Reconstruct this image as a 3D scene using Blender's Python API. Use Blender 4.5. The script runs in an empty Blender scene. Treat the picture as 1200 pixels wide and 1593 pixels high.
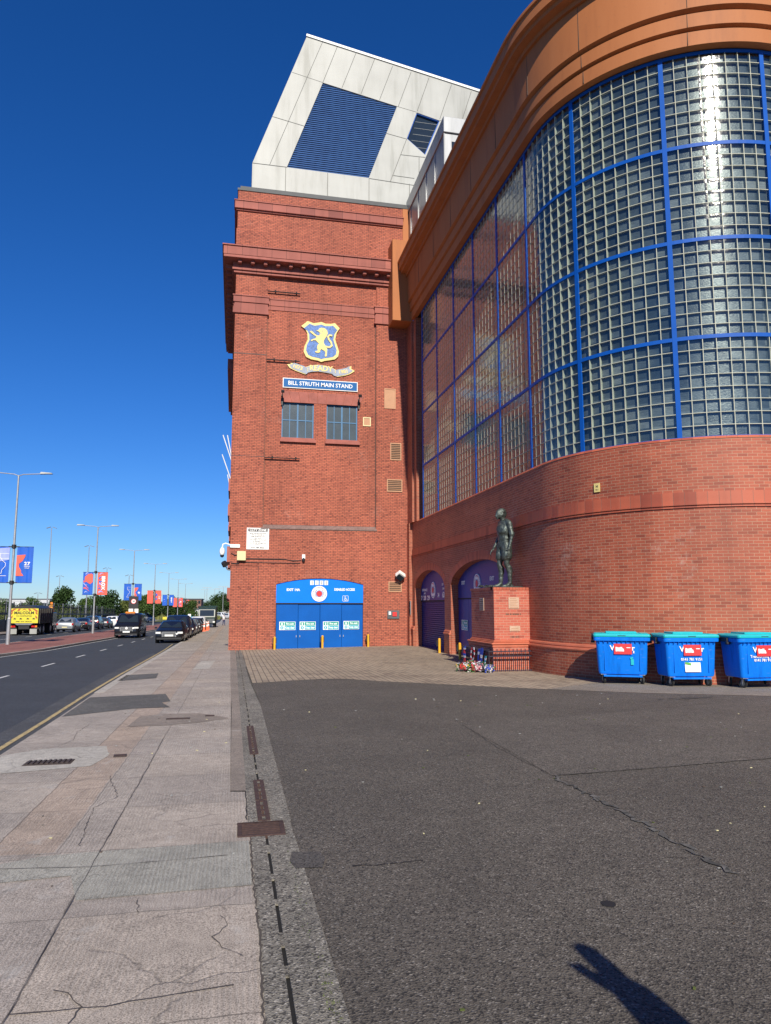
import bpy, bmesh, math, random
from math import sin, cos, pi, radians, sqrt, atan2
from mathutils import Vector, Matrix, noise
from mathutils.geometry import tessellate_polygon
random.seed(7)
sc = bpy.context.scene
COL = sc.collection
# ---------------------------------------------------------------- camera
cd = bpy.data.cameras.new('camera'); cam = bpy.data.objects.new('camera', cd); COL.objects.link(cam)
cd.sensor_fit = 'VERTICAL'; cd.sensor_height = 24.0; cd.lens = 24.0*1121/1593
cd.clip_start = 0.05; cd.clip_end = 4000
cam.location = (0, 0, 1.7)
cam.rotation_euler = (radians(90)+math.atan(144.5/1121), 0, -radians(11.84))
sc.camera = cam
# ---------------------------------------------------------------- sky and sun
SUN_AZ, SUN_EL = radians(2.2), radians(34)
S = Vector((-sin(SUN_AZ)*cos(SUN_EL), -cos(SUN_AZ)*cos(SUN_EL), sin(SUN_EL)))
w = bpy.data.worlds.new('World'); sc.world = w; w.use_nodes = True
nt = w.node_tree; bg = nt.nodes['Background']
sky = nt.nodes.new('ShaderNodeTexSky'); sky.sky_type = 'NISHITA'; sky.sun_disc = False
sky.sun_elevation = SUN_EL; sky.sun_rotation = pi+SUN_AZ
sky.air_density = 1.0; sky.dust_density = 0.0; sky.ozone_density = 6.0; sky.altitude = 20
hs = nt.nodes.new('ShaderNodeHueSaturation'); hs.inputs['Saturation'].default_value = 1.22
nt.links.new(sky.outputs[0], hs.inputs['Color']); tint = nt.nodes.new('ShaderNodeMixRGB'); tint.blend_type = 'MULTIPLY'; tint.inputs[0].default_value = 1; tint.inputs[2].default_value = (.66, .85, 1.20, 1)
nt.links.new(hs.outputs[0], tint.inputs[1]); nt.links.new(tint.outputs[0], bg.inputs[0])
bg.inputs[1].default_value = 0.074
sl = bpy.data.lights.new('sun', 'SUN'); sl.energy = 4.6; sl.angle = radians(0.53); sl.color = (1.0, 0.925, 0.79)
so = bpy.data.objects.new('sun', sl); COL.objects.link(so)
so.rotation_euler = S.to_track_quat('Z', 'Y').to_euler(); so.location = (-5, -20, 30)
sc.view_settings.view_transform = 'Standard'; sc.view_settings.look = 'None'
sc.view_settings.gamma = 1; sc.view_settings.use_curve_mapping = False
sc.view_settings.exposure = 0.35
# ---------------------------------------------------------------- materials
MATS = {}
class NB:
    """tiny node-tree builder"""
    def __init__(s, name):
        s.m = bpy.data.materials.new(name); s.m.use_nodes = True
        s.nt = s.m.node_tree; s.p = s.nt.nodes['Principled BSDF']; s.out = s.nt.nodes['Material Output']
        MATS[name] = s.m
    def n(s, t, **k):
        q = s.nt.nodes.new('ShaderNode'+t)
        for a, v in k.items():
            if a.startswith('i_'):
                key = a[2:].replace('_', ' ')
                q.inputs[int(key) if key.isdigit() else key].default_value = v
            else: setattr(q, a, v)
        return q
    def l(s, a, b): s.nt.links.new(a, b)
    def coord(s, kind='Object'): return s.n('TexCoord').outputs[kind]
    def uv(s): return s.n('TexCoord').outputs['UV']
    def mapping(s, vec, scale=(1,1,1), loc=(0,0,0), rot=(0,0,0)):
        q = s.n('Mapping'); s.l(vec, q.inputs[0]); q.inputs['Scale'].default_value = scale
        q.inputs['Location'].default_value = loc; q.inputs['Rotation'].default_value = rot; return q.outputs[0]
    def noise(s, vec, scale, detail=3, rough=.55):
        q = s.n('TexNoise'); s.l(vec, q.inputs['Vector']); q.inputs['Scale'].default_value = scale
        q.inputs['Detail'].default_value = detail; q.inputs['Roughness'].default_value = rough; return q.outputs['Fac']
    def ramp(s, fac, stops):
        q = s.n('ValToRGB'); s.l(fac, q.inputs[0]); e = q.color_ramp.elements
        while len(e) < len(stops): e.new(.5)
        for el, (p, c) in zip(e, stops): el.position = p; el.color = c if len(c) == 4 else (*c, 1)
        return q.outputs[0]
    def math(s, op, a, b=None, c=None, clamp=False):
        q = s.n('Math', operation=op, use_clamp=clamp)
        for i, v in enumerate((a, b, c)):
            if v is None: continue
            if isinstance(v, (int, float)): q.inputs[i].default_value = v
            else: s.l(v, q.inputs[i])
        return q.outputs[0]
    def mix(s, fac, a, b, blend='MIX'):
        q = s.n('MixRGB', blend_type=blend)
        for i, v in enumerate((fac, a, b)):
            if isinstance(v, (int, float)): q.inputs[i].default_value = v
            elif isinstance(v, tuple): q.inputs[i].default_value = (*v, 1) if len(v) == 3 else v
            else: s.l(v, q.inputs[i])
        return q.outputs[0]
    def bump(s, h, strength=.3, dist=.01, normal=None):
        q = s.n('Bump'); s.l(h, q.inputs['Height']); q.inputs['Strength'].default_value = strength
        q.inputs['Distance'].default_value = dist
        if normal is not None: s.l(normal, q.inputs['Normal'])
        s.l(q.outputs[0], s.p.inputs['Normal']); return q.outputs[0]
    def base(s, c):
        if isinstance(c, tuple): s.p.inputs['Base Color'].default_value = (*c, 1)
        else: s.l(c, s.p.inputs['Base Color'])
    def set(s, **k):
        for a, v in k.items():
            key = a.replace('_', ' ')
            if isinstance(v, (int, float, tuple)): s.p.inputs[key].default_value = v
            else: s.l(v, s.p.inputs[key])

def plain(name, c, rough=.6, metal=0.0, var=.12, vscale=3.0, bump=0.0, bscale=40, spec=None, emit=None):
    b = NB(name); v = b.coord()
    f = b.noise(v, vscale, 4)
    lo = tuple(x*(1-var) for x in c); hi = tuple(min(1, x*(1+var)) for x in c)
    b.base(b.ramp(f, [(.3, lo), (.7, hi)])); b.set(Roughness=rough, Metallic=metal)
    if bump: b.bump(b.noise(v, bscale, 3), bump, .01)
    if spec is not None: b.p.inputs['Specular IOR Level'].default_value = spec
    return b

def brick(name, c1, c2, mortar, bw=.225, bh=.075, ms=.012, off=.5, stain=.25, bias=0, pale=None, rough=.85, bumps=.5, hd=None):
    b = NB(name); uv = b.uv(); v = b.coord()
    wob = b.n('VectorMath', operation='MULTIPLY_ADD')
    nz = b.n('TexNoise'); b.l(uv, nz.inputs['Vector']); nz.inputs['Scale'].default_value = 2.5
    b.l(nz.outputs['Color'], wob.inputs[0]); wob.inputs[1].default_value = (.012, .012, 0); b.l(uv, wob.inputs[2])
    t = b.n('TexBrick'); b.l(wob.outputs[0], t.inputs['Vector'])
    t.offset = off; t.squash = 1
    t.inputs['Scale'].default_value = 1; t.inputs['Brick Width'].default_value = bw; t.inputs['Row Height'].default_value = bh
    t.inputs['Mortar Size'].default_value = ms*.5; t.inputs['Mortar Smooth'].default_value = .3; t.inputs['Bias'].default_value = bias
    t.inputs['Color1'].default_value = (*c1, 1); t.inputs['Color2'].default_value = (*c2, 1); t.inputs['Mortar'].default_value = (*mortar, 1)
    col = t.outputs['Color']
    # course by course and patchy tone
    band = b.noise(b.mapping(uv, (.15, 4.5, 1)), 1.0, 2)
    col = b.mix(1, col, b.ramp(band, [(.3, (1-stain*.35,)*3), (.7, (1+stain*.25,)*3)]), 'MULTIPLY')
    pat = b.noise(uv, .35, 5)
    col = b.mix(1, col, b.ramp(pat, [(.3, (1-stain,)*3), (.7, (1+stain*.6,)*3)]), 'MULTIPLY')
    # odd burnt bricks
    q = b.n('TexBrick'); b.l(wob.outputs[0], q.inputs['Vector']); q.offset = off
    for k, vv in (('Scale', 1), ('Brick Width', hd or bw), ('Row Height', bh), ('Mortar Size', 0), ('Bias', 0)): q.inputs[k].default_value = vv
    q.inputs['Color1'].default_value = (0, 0, 0, 1); q.inputs['Color2'].default_value = (1, 1, 1, 1)
    dk = b.ramp(q.outputs['Color'], [(.80, (1, 1, 1)), (1, (.62, .60, .64) if hd else (.80, .77, .78))])
    col = b.mix(1, col, dk, 'MULTIPLY')
    stk = b.noise(b.mapping(uv, (1.1, .09, 1)), 1.0, 5, .6)
    col = b.mix(1, col, b.ramp(stk, [(.30, (.80, .78, .78)), (.48, (1, 1, 1)), (.75, (1.07, 1.06, 1.04))]), 'MULTIPLY')
    if pale:
        f = b.noise(uv, .5, 6, .65)
        g = b.noise(uv, 9, 3)
        m = b.math('MULTIPLY', b.ramp(f, [(pale[1], (0, 0, 0)), (pale[1]+.15, (1, 1, 1))]), b.ramp(g, [(.4, (0, 0, 0)), (.65, (1, 1, 1))]))
        m = b.math('MULTIPLY', m, pale[2])
        col = b.mix(m, col, pale[0])
    b.base(col); b.set(Roughness=rough)
    h = b.math('MULTIPLY_ADD', b.noise(uv, 60, 2), .35, b.math('SUBTRACT', 1, t.outputs['Fac']))
    b.bump(h, bumps, .008)
    return b

brick('brick_main', (.495, .140, .080), (.39, .103, .062), (.15, .058, .042), bh=.082, bw=.24, ms=.026, stain=.16, hd=.10, pale=((.55, .33, .27), .58, .35))  # mortar wide and dark: shadow lines between the courses are painted in
brick('brick_wing', (.41, .096, .046), (.33, .072, .035), (.45, .25, .155), bw=.235, bh=.078, ms=.015, stain=.2, pale=((.6, .5, .42), .60, .6), rough=.62)
brick('brick_soldier', (.48, .115, .055), (.40, .09, .045), (.25, .12, .08), bw=.26, bh=2.0, ms=.012, off=0, stain=.12, rough=.55)
brick('brick_plinth', (.50, .13, .08), (.42, .10, .065), (.50, .27, .19), bw=.225, bh=.078, ms=.014, stain=.12)
brick('paving_blocks', (.38, .305, .22), (.31, .25, .18), (.12, .095, .07), bw=.32, bh=.16, ms=.028, off=.5, stain=.14, rough=.9)
brick('median_blocks', (.33, .13, .10), (.28, .11, .085), (.15, .09, .07), bw=.2, bh=.1, ms=.008, stain=.15, rough=.9)
brick('stone_course', (.36, .115, .085), (.31, .10, .078), (.12, .05, .04), bw=.75, bh=3, ms=.02, off=0, stain=.18, rough=.8)
plain('ledge_grey', (.20, .13, .115), .9, var=.25, vscale=6)
plain('stone_red', (.34, .11, .085), .8, var=.18, vscale=2.5, bump=.2)
plain('orange_paint', (.42, .150, .052), .62, var=.07, vscale=.8, spec=.25)
plain('blue_frame', (.004, .085, .40), .5, var=.05, spec=.2)
plain('blue_door', (.003, .095, .40), .5, var=.08, vscale=1.2, spec=.15)
plain('blue_board', (.003, .19, .85), .5, var=.04, spec=.15)
plain('navy_board', (.014, .030, .23), .45, var=.08)  # board blue darkened by the flank's shade, painted in; roundel print shares it
plain('dark_gap', (.012, .012, .014), .8)
plain('crack_dirt', (.075, .062, .052), .95)
plain('black_metal', (.02, .02, .022), .5, var=.2)
plain('lead_grey', (.11, .12, .13), .5, metal=.3, var=.2)
plain('flashing_dark', (.045, .05, .055), .6, var=.2)
plain('joint_grey', (.13, .13, .12), .8)
plain('cream_mortar', (.47, .47, .37), .7, var=.1, vscale=5)
plain('white_paint', (.78, .78, .74), .5, var=.05)
plain('white_plain', (.85, .85, .83), .6, var=.02)
plain('cream_paint', (.66, .60, .33), .6, var=.06)
plain('yellow_gold', (.74, .60, .22), .55, var=.12, vscale=6)
plain('window_teal', (.04, .15, .30), .5)
plain('ribbon_grey', (.30, .34, .42), .6, var=.2, vscale=9)
plain('crest_blue', (.06, .16, .44), .55, var=.45, vscale=14)
plain('sign_blue', (.004, .11, .34), .5, var=.05, spec=.2)
plain('rust_iron', (.060, .033, .027), .85, var=.35, vscale=30, bump=.3)
plain('cast_iron', (.05, .035, .03), .8, var=.3, vscale=30, bump=.3)
plain('vent_tan', (.48, .26, .15), .7, var=.08)
plain('yellow_bollard', (.75, .38, .02), .5, var=.1)
plain('galvanised', (.40, .41, .42), .45, metal=.5, var=.12, vscale=6)
plain('lamp_grey', (.17, .18, .19), .5, metal=.3)
plain('bin_blue', (.003, .18, .74), .5, spec=.18, var=.12, vscale=3, bump=.05, bscale=90)
plain('bin_lid', (.008, .44, .48), .42, var=.08, vscale=4)
plain('rubber', (.018, .018, .018), .8, var=.3)
plain('sticker_red', (.62, .035, .035), .45, var=.03)
plain('sign_green', (.004, .30, .24), .45, var=.03)
plain('sign_teal', (.02, .36, .46), .45, var=.03)
plain('glass_obscured', (.055, .075, .088), .25, var=.15, vscale=2, bump=.2, bscale=60)
plain('stone_plinth', (.50, .14, .075), .6, var=.12, vscale=3)
plain('glass_dark', (.02, .028, .035), .06, var=.1, spec=.7)
plain('banner_blue', (.006, .10, .52), .6, var=.12, vscale=2)
plain('banner_pale', (.30, .36, .75), .6, var=.2, vscale=2)
plain('banner_red', (.80, .115, .075), .6, var=.08, vscale=2)
plain('paint_black', (.010, .010, .013), .22, var=.1, spec=.6)
plain('paint_navy', (.012, .018, .04), .2, var=.1, spec=.6)
plain('paint_silver', (.30, .33, .36), .3, metal=.5, var=.05)
plain('paint_white', (.70, .71, .72), .3, var=.03)
plain('paint_grey', (.07, .075, .085), .25, metal=.3, var=.05)
plain('paint_green', (.015, .035, .03), .3, var=.1)
plain('lamp_lens', (.75, .76, .74), .15, var=.05)
plain('lamp_red', (.45, .01, .01), .25)
plain('amber', (.8, .22, .02), .35)
plain('skin', (.48, .25, .17), .6)
plain('cloth_white', (.6, .62, .66), .9)
plain('cloth_dark', (.03, .035, .05), .9)
plain('cloth_navy', (.02, .03, .09), .9)
plain('hair_dark', (.03, .02, .015), .8)
plain('leaf_wrap', (.05, .16, .04), .7)
plain('flower_white', (.58, .52, .50), .8, var=.1)
plain('flower_red', (.52, .10, .15), .8, var=.2)
plain('flower_yellow', (.7, .45, .05), .8)
plain('scarf_blue', (.02, .06, .42), .95, var=.2, vscale=25)
plain('scarf_red', (.55, .03, .05), .95, var=.2, vscale=25)
plain('scarf_white', (.70, .70, .74), .95, var=.1, vscale=25)
plain('truck_tank', (.10, .095, .085), .6, metal=.3, var=.3)
plain('truck_yellow', (.66, .57, .04), .5, var=.04)
plain('truck_red', (.42, .10, .03), .5)
plain('truck_orange', (.75, .33, .05), .45)
plain('cone_orange', (.85, .16, .07), .5)
plain('timber_brown', (.10, .07, .05), .8)
plain('far_brick', (.20, .10, .075), .85, var=.1)
plain('far_white', (.52, .53, .54), .7, var=.05)
plain('far_concrete', (.32, .30, .27), .8, var=.05)
plain('grid_shadow', (.02, .02, .03), .7)  # plain near-black for louvre backing, digit marks and bin lid mark

b = plain('bronze', (.035, .042, .040), .5, metal=.6, var=.35, vscale=9)
v = b.coord(); h = b.math('ADD', b.noise(v, 22, 4), b.math('MULTIPLY', b.noise(v, 7, 2), 1.2)); b.bump(h, .7, .02)
b.base(b.ramp(b.noise(v, 6, 5, .7), [(.35, (.045, .052, .048)), (.55, (.095, .115, .105)), (.72, (.17, .21, .19))]))

b = NB('orange_paint'); v = b.coord()
st = b.noise(b.mapping(v, (1.6, 1.6, .25)), 1.0, 6, .65)
c = b.ramp(st, [(.28, (.34, .122, .046)), (.48, (.42, .150, .052)), (.75, (.445, .165, .060))])
c = b.mix(b.math('MULTIPLY', b.ramp(b.noise(v, 9, 4, .7), [(.60, (0,)*3), (.72, (1,)*3)]), .22), c, (.16, .09, .06))
b.base(c); b.set(Roughness=.62); b.p.inputs['Specular IOR Level'].default_value = .25; b.bump(b.noise(v, 1.5, 3), .12, .02)
b = NB('bin_blue'); v = b.coord()
st = b.noise(b.mapping(v, (7, 7, 1.2)), 1.0, 6, .7)
c = b.ramp(st, [(.3, (.004, .125, .52)), (.5, (.003, .18, .74)), (.8, (.010, .20, .77))])
sc_ = b.math('MULTIPLY', b.ramp(b.noise(b.mapping(v, (4, 4, 22)), 1.3, 4, .7), [(.63, (0,)*3), (.70, (1,)*3)]), .45)
c = b.mix(sc_, c, (.18, .30, .55))
b.base(c); b.set(Roughness=.5); b.p.inputs['Specular IOR Level'].default_value = .18; b.bump(b.noise(v, 6, 3), .15, .01)
# white cladding with streaks of dirt running down it
b = NB('cladding'); v = b.coord()
st = b.noise(b.mapping(v, (2.2, 2.2, .22)), 1.0, 5, .6)
c = b.ramp(st, [(.25, (.24, .245, .22)), (.45, (.345, .35, .325)), (.75, (.385, .39, .365))])
c2 = b.ramp(b.noise(v, .6, 4), [(.3, (.88, .88, .88)), (.7, (1.06, 1.06, 1.06))])
b.base(b.mix(1, c, c2, 'MULTIPLY')); b.set(Roughness=.5)
b = NB('cladding_grey'); v = b.coord()
st = b.noise(b.mapping(v, (2.0, 2.0, .3)), 1.0, 5, .6)
b.base(b.ramp(st, [(.3, (.20, .21, .215)), (.6, (.30, .31, .32))])); b.set(Roughness=.35, Metallic=.4)
b = NB('louvre_blue'); v = b.coord()
b.base(b.ramp(b.noise(b.mapping(v, (1, 1, 1)), 3, 4), [(.3, (.014, .06, .19)), (.7, (.022, .085, .25))])); b.set(Roughness=.5)

# tarmac of the forecourt: crushed stone in binder
def tarmac(name, dark, mid, lite, patch=.15, worn=None, gs=1.0, rough=.9):
    b = NB(name); v = b.coord()
    vo = b.n('TexVoronoi'); b.l(v, vo.inputs['Vector']); vo.inputs['Scale'].default_value = 98*gs
    g = b.n('SeparateColor'); b.l(vo.outputs['Color'], g.inputs[0])
    c = b.ramp(g.outputs[0], [(0, dark), (.16, dark), (.30, mid), (.86, mid), (.97, lite)])
    vo2 = b.n('TexVoronoi'); b.l(v, vo2.inputs['Vector']); vo2.inputs['Scale'].default_value = 38*gs
    g2 = b.n('SeparateColor'); b.l(vo2.outputs['Color'], g2.inputs[0])
    c = b.mix(1, c, b.ramp(g2.outputs[1], [(0, (.8,)*3), (.5, (1,)*3), (.93, (1.02,)*3), (1, (1.25,)*3)]), 'MULTIPLY')
    f = b.noise(v, .55, 6, .6); f2 = b.noise(v, 3.5, 5, .7)
    c = b.mix(1, c, b.ramp(f, [(.3, (1-patch,)*3), (.7, (1+patch,)*3)]), 'MULTIPLY')
    c = b.mix(1, c, b.ramp(f2, [(.3, (1-patch*.8,)*3), (.7, (1+patch*.8,)*3)]), 'MULTIPLY')
    if worn: c = b.mix(b.math('MULTIPLY', b.ramp(b.noise(v, .23, 4), [(.45, (0,)*3), (.65, (1,)*3)]), .5), c, worn)
    # small pale chips lying about
    v3 = b.n('TexVoronoi'); b.l(v, v3.inputs['Vector']); v3.inputs['Scale'].default_value = 2.6
    chip = b.ramp(v3.outputs['Distance'], [(.018, (1,)*3), (.028, (0,)*3)])
    c = b.mix(b.math('MULTIPLY', chip, .7), c, (.42, .40, .37))
    b.base(c); b.set(Roughness=rough)
    b.bump(b.math('ADD', vo.outputs['Distance'], b.math('MULTIPLY', f2, .6)), .55, .012)
    return b
tarmac('tarmac', (.030, .026, .022), (.106, .091, .073), (.215, .193, .166), .15)
tarmac('tarmac_pale', (.033, .029, .025), (.118, .102, .083), (.23, .206, .178), .15)
tarmac('tarmac_seal', (.028, .025, .023), (.085, .076, .068), (.12, .11, .10), .1)
tarmac('road_tarmac', (.026, .030, .038), (.046, .051, .062), (.085, .092, .105), .12)
tarmac('road_edge', (.035, .036, .04), (.07, .072, .078), (.15, .15, .15), .22)
tarmac('patch_tarmac', (.05, .047, .044), (.115, .11, .10), (.2, .19, .175), .2)
tarmac('channel_concrete', (.06, .054, .046), (.20, .182, .15), (.38, .35, .30), .25, gs=.9)
tarmac('far_ground', (.05, .05, .045), (.10, .095, .085), (.15, .14, .13), .3, gs=.2)
tarmac('apron', (.14, .12, .10), (.25, .215, .17), (.34, .30, .25), .15)

# footway concrete: pinkish slabs, tooled surface, joints, cracks
def concrete(name, c0, ridges=.0, crack=.7, tint=None, joints=True, wide_tone=.16):
    b = NB(name); v = b.coord()
    fine = b.noise(v, 125, 3, .7); med = b.noise(v, 9, 6, .7); big = b.noise(v, .7, 5, .6)
    col = b.mix(1, c0, b.ramp(fine, [(.36, (.38,)*3), (.50, (1.0,)*3), (.64, (1.45,)*3)]), 'MULTIPLY')
    col = b.mix(1, col, b.ramp(med, [(.3, (.80,)*3), (.7, (1.18,)*3)]), 'MULTIPLY')
    col = b.mix(1, col, b.ramp(big, [(.3, (1-wide_tone,)*3), (.7, (1+wide_tone,)*3)]), 'MULTIPLY')
    sep = b.n('SeparateXYZ'); b.l(v, sep.inputs[0]); X, Y = sep.outputs[0], sep.outputs[1]
    wx = b.math('MULTIPLY_ADD', b.noise(v, 5, 4), .05, X); wy = b.math('MULTIPLY_ADD', b.noise(b.mapping(v, (1,1,1), (9,3,1)), 5, 4), .05, Y)
    line = None
    def add(a):
        nonlocal line
        line = a if line is None else b.math('MAXIMUM', line, a)
    def at_line(coord, c, wd):
        return b.math('LESS_THAN', b.math('ABSOLUTE', b.math('SUBTRACT', coord, c+.025)), wd)
    if joints:
        for c, wd in ((-.9, .005), (-1.68, .006)): add(at_line(wx, c, wd))
        md = b.math('ABSOLUTE', b.math('SUBTRACT', b.math('MODULO', b.math('ADD', wy, 38.66), 1.22), .61))
        add(b.math('LESS_THAN', md, .005))
        # slab to slab tone
        fy = b.math('FLOOR', b.math('DIVIDE', b.math('ADD', wy, 39.27), 1.22)); fx = b.math('GREATER_THAN', wx, -.875); fx2 = b.math('GREATER_THAN', wx, -1.655)
        cv = b.n('CombineXYZ'); b.l(fy, cv.inputs[0]); b.l(b.math('ADD', fx, fx2), cv.inputs[1])
        wn = b.n('TexWhiteNoise', noise_dimensions='3D'); b.l(cv.outputs[0], wn.inputs['Vector'])
        col = b.mix(1, col, b.ramp(wn.outputs['Value'], [(0, (.93, .93, .94)), (.5, (1, 1, 1)), (1, (1.07, 1.05, 1.02))]), 'MULTIPLY')
        # orange brown reinstated strip along the slabs
        strip = b.math('MULTIPLY', b.math('GREATER_THAN', wx, -1.66), b.math('LESS_THAN', wx, -1.19))
        strip = b.math('MULTIPLY', strip, b.math('GREATER_THAN', wy, 5.9))
        col = b.mix(b.math('MULTIPLY', strip, .55), col, b.mix(1, col, (1.10, .93, .80), 'MULTIPLY'))
        add(b.math('MULTIPLY', b.math('MULTIPLY', at_line(wx, -1.2, .005), b.math('GREATER_THAN', wy, 5.9)), .7))
    if crack:
        dv = b.n('VectorMath', operation='MULTIPLY_ADD'); nz = b.n('TexNoise'); b.l(v, nz.inputs['Vector']); nz.inputs['Scale'].default_value = 4; nz.inputs['Detail'].default_value = 6
        b.l(nz.outputs['Color'], dv.inputs[0]); dv.inputs[1].default_value = (.22, .22, 0); b.l(v, dv.inputs[2])
        vv = b.n('TexVoronoi', feature='DISTANCE_TO_EDGE'); b.l(dv.outputs[0], vv.inputs['Vector']); vv.inputs['Scale'].default_value = 1.25
        ck = b.ramp(vv.outputs['Distance'], [(.004, (1,)*3), (.012, (0,)*3)])
        keep = b.ramp(b.noise(v, 1.0, 3), [(.45, (0,)*3), (.55, (1,)*3)])
        add(b.math('MULTIPLY', b.math('MULTIPLY', ck, keep), .75*crack))
        vv2 = b.n('TexVoronoi', feature='DISTANCE_TO_EDGE'); b.l(dv.outputs[0], vv2.inputs['Vector']); vv2.inputs['Scale'].default_value = 3.2
        ck2 = b.ramp(vv2.outputs['Distance'], [(.004, (1,)*3), (.016, (0,)*3)])
        keep2 = b.ramp(b.noise(b.mapping(v, (1,1,1), (4,7,0)), .9, 3), [(.56, (0,)*3), (.62, (1,)*3)])
        add(b.math('MULTIPLY', b.math('MULTIPLY', ck2, keep2), .5*crack))
        # lime bloom beside some cracks
        bl = b.math('MULTIPLY', b.ramp(vv.outputs['Distance'], [(.0, (1,)*3), (.06, (0,)*3)]), b.ramp(b.noise(v, 2.2, 5, .7), [(.56, (0,)*3), (.66, (1,)*3)]))
        col = b.mix(b.math('MULTIPLY', bl, .45), col, (.52, .49, .45))
    if line is not None: col = b.mix(b.math('MULTIPLY', line, .6), col, (.07, .06, .05))
    b.base(col); b.set(Roughness=.92)
    h = b.math('MULTIPLY', fine, .5)
    if ridges:
        wv = b.n('TexWave', wave_type='BANDS', bands_direction='X'); b.l(b.mapping(v, (1, .12, 1)), wv.inputs['Vector'])
        wv.inputs['Scale'].default_value = 11; wv.inputs['Distortion'].default_value = 3.5; wv.inputs['Detail'].default_value = 2; wv.inputs['Detail Scale'].default_value = 2.2
        msk = b.ramp(b.noise(v, 1.3, 2), [(.4, (.3,)*3), (.6, (1,)*3)])
        h = b.math('ADD', h, b.math('MULTIPLY', b.math('MULTIPLY', wv.outputs['Fac'], msk), ridges))
        groove = b.math('MULTIPLY', b.ramp(wv.outputs['Fac'], [(.1, (1,)*3), (.4, (0,)*3)]), b.math('MULTIPLY', msk, .22))
        col2 = b.mix(groove, col, (.10, .09, .08)); b.base(col2)
    if line is not None: h = b.math('SUBTRACT', h, b.math('MULTIPLY', line, 2))
    b.bump(h, .5, .006)
    return b
concrete('footway', (.375, .325, .278), ridges=1.7)
concrete('footway_repair', (.33, .315, .27), ridges=3.2, crack=.4, joints=False)
concrete('concrete_pale', (.43, .40, .35), crack=.8, joints=False)
concrete('kerb_concrete', (.42, .385, .335), crack=.2, joints=False)
concrete('edge_strip', (.24, .20, .165), crack=.5, joints=False)

def roadpaint(name, c, wear):
    b = NB(name); v = b.coord()
    f = b.noise(v, 14, 6, .75); b.base(b.mix(b.ramp(f, [(wear, (0,)*3), (wear+.12, (1,)*3)]), (.08, .08, .08), c)); b.set(Roughness=.8)
roadpaint('paint_yellow_line', (.50, .38, .17), .38)
roadpaint('paint_white_line', (.62, .62, .60), .33)
# foliage
def foliage(name, a, c):
    b = NB(name); v = b.coord()
    col = b.ramp(b.noise(v, .9, 5, .7), [(.3, a), (.7, c)]); b.base(col); b.set(Roughness=.75)
    b.p.inputs['Specular IOR Level'].default_value = .2
foliage('leaves_dark', (.016, .036, .012), (.045, .085, .02))
foliage('leaves_mid', (.03, .065, .015), (.08, .13, .03))
foliage('leaves_olive', (.05, .075, .02), (.14, .16, .045))
foliage('grass', (.07, .10, .02), (.22, .21, .07))
foliage('moss', (.05, .09, .02), (.13, .15, .04))
plain('stone_plaque', (.50, .34, .24), .6, var=.1)
plain('railing_black', (.03, .025, .04), .45, var=.2)
plain('sign_green2', (.10, .38, .05), .5)
plain('bark', (.06, .045, .035), .9)

# panes: outer face of the glass blocks
b = NB('block_glass'); nt_ = b.nt; v = b.coord(); uv = b.uv()
tr = b.n('BsdfTransparent'); tr.inputs[0].default_value = (.80, .87, .86, 1)
gl = b.n('BsdfGlossy'); gl.inputs['Roughness'].default_value = .085; gl.inputs[0].default_value = (1, 1, 1, 1)
fr = b.n('LayerWeight'); fr.inputs['Blend'].default_value = .5
cell = .3325
sp = b.n('SeparateXYZ'); b.l(uv, sp.inputs[0])
def pil(c):  # pillow profile of one block
    m = b.math('MODULO', b.math('ADD', c, cell*200), cell); t = b.math('SUBTRACT', b.math('DIVIDE', m, cell), .5)
    t2 = b.math('MULTIPLY', t, t); return b.math('MULTIPLY', t2, t2)
hh = b.math('ADD', b.math('MULTIPLY', b.math('ADD', pil(sp.outputs[0]), pil(sp.outputs[1])), -9.0), b.math('MULTIPLY', b.noise(uv, 5, 2), 1.6))
hh = b.math('ADD', hh, b.math('MULTIPLY', b.noise(uv, 21, 1), .22))
bp = b.n('Bump'); b.l(hh, bp.inputs['Height']); bp.inputs['Strength'].default_value = 1; bp.inputs['Distance'].default_value = .0032
b.l(bp.outputs[0], gl.inputs['Normal']); b.l(bp.outputs[0], fr.inputs['Normal'])
sch = b.math('MULTIPLY_ADD', b.math('POWER', fr.outputs['Facing'], 4.2), .90, .075)
mx = b.n('MixShader'); b.l(sch, mx.inputs[0]); b.l(tr.outputs[0], mx.inputs[1]); b.l(gl.outputs[0], mx.inputs[2])
b.l(mx.outputs[0], b.out.inputs['Surface'])
# inner face of the blocks and the dim room behind: block by block tone
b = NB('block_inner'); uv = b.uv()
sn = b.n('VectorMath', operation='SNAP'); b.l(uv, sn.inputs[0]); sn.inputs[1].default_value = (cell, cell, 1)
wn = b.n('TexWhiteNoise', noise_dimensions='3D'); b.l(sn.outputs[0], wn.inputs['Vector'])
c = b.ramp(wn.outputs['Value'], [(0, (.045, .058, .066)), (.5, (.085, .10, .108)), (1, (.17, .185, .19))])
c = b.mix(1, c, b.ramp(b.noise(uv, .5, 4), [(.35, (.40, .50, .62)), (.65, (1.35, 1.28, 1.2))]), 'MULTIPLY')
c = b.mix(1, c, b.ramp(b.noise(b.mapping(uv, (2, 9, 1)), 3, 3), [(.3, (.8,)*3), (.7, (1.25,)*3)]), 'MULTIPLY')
b.base(c); b.set(Roughness=.3); b.bump(b.noise(b.mapping(uv, (1, 3, 1)), 16, 2), .5, .01)
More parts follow.
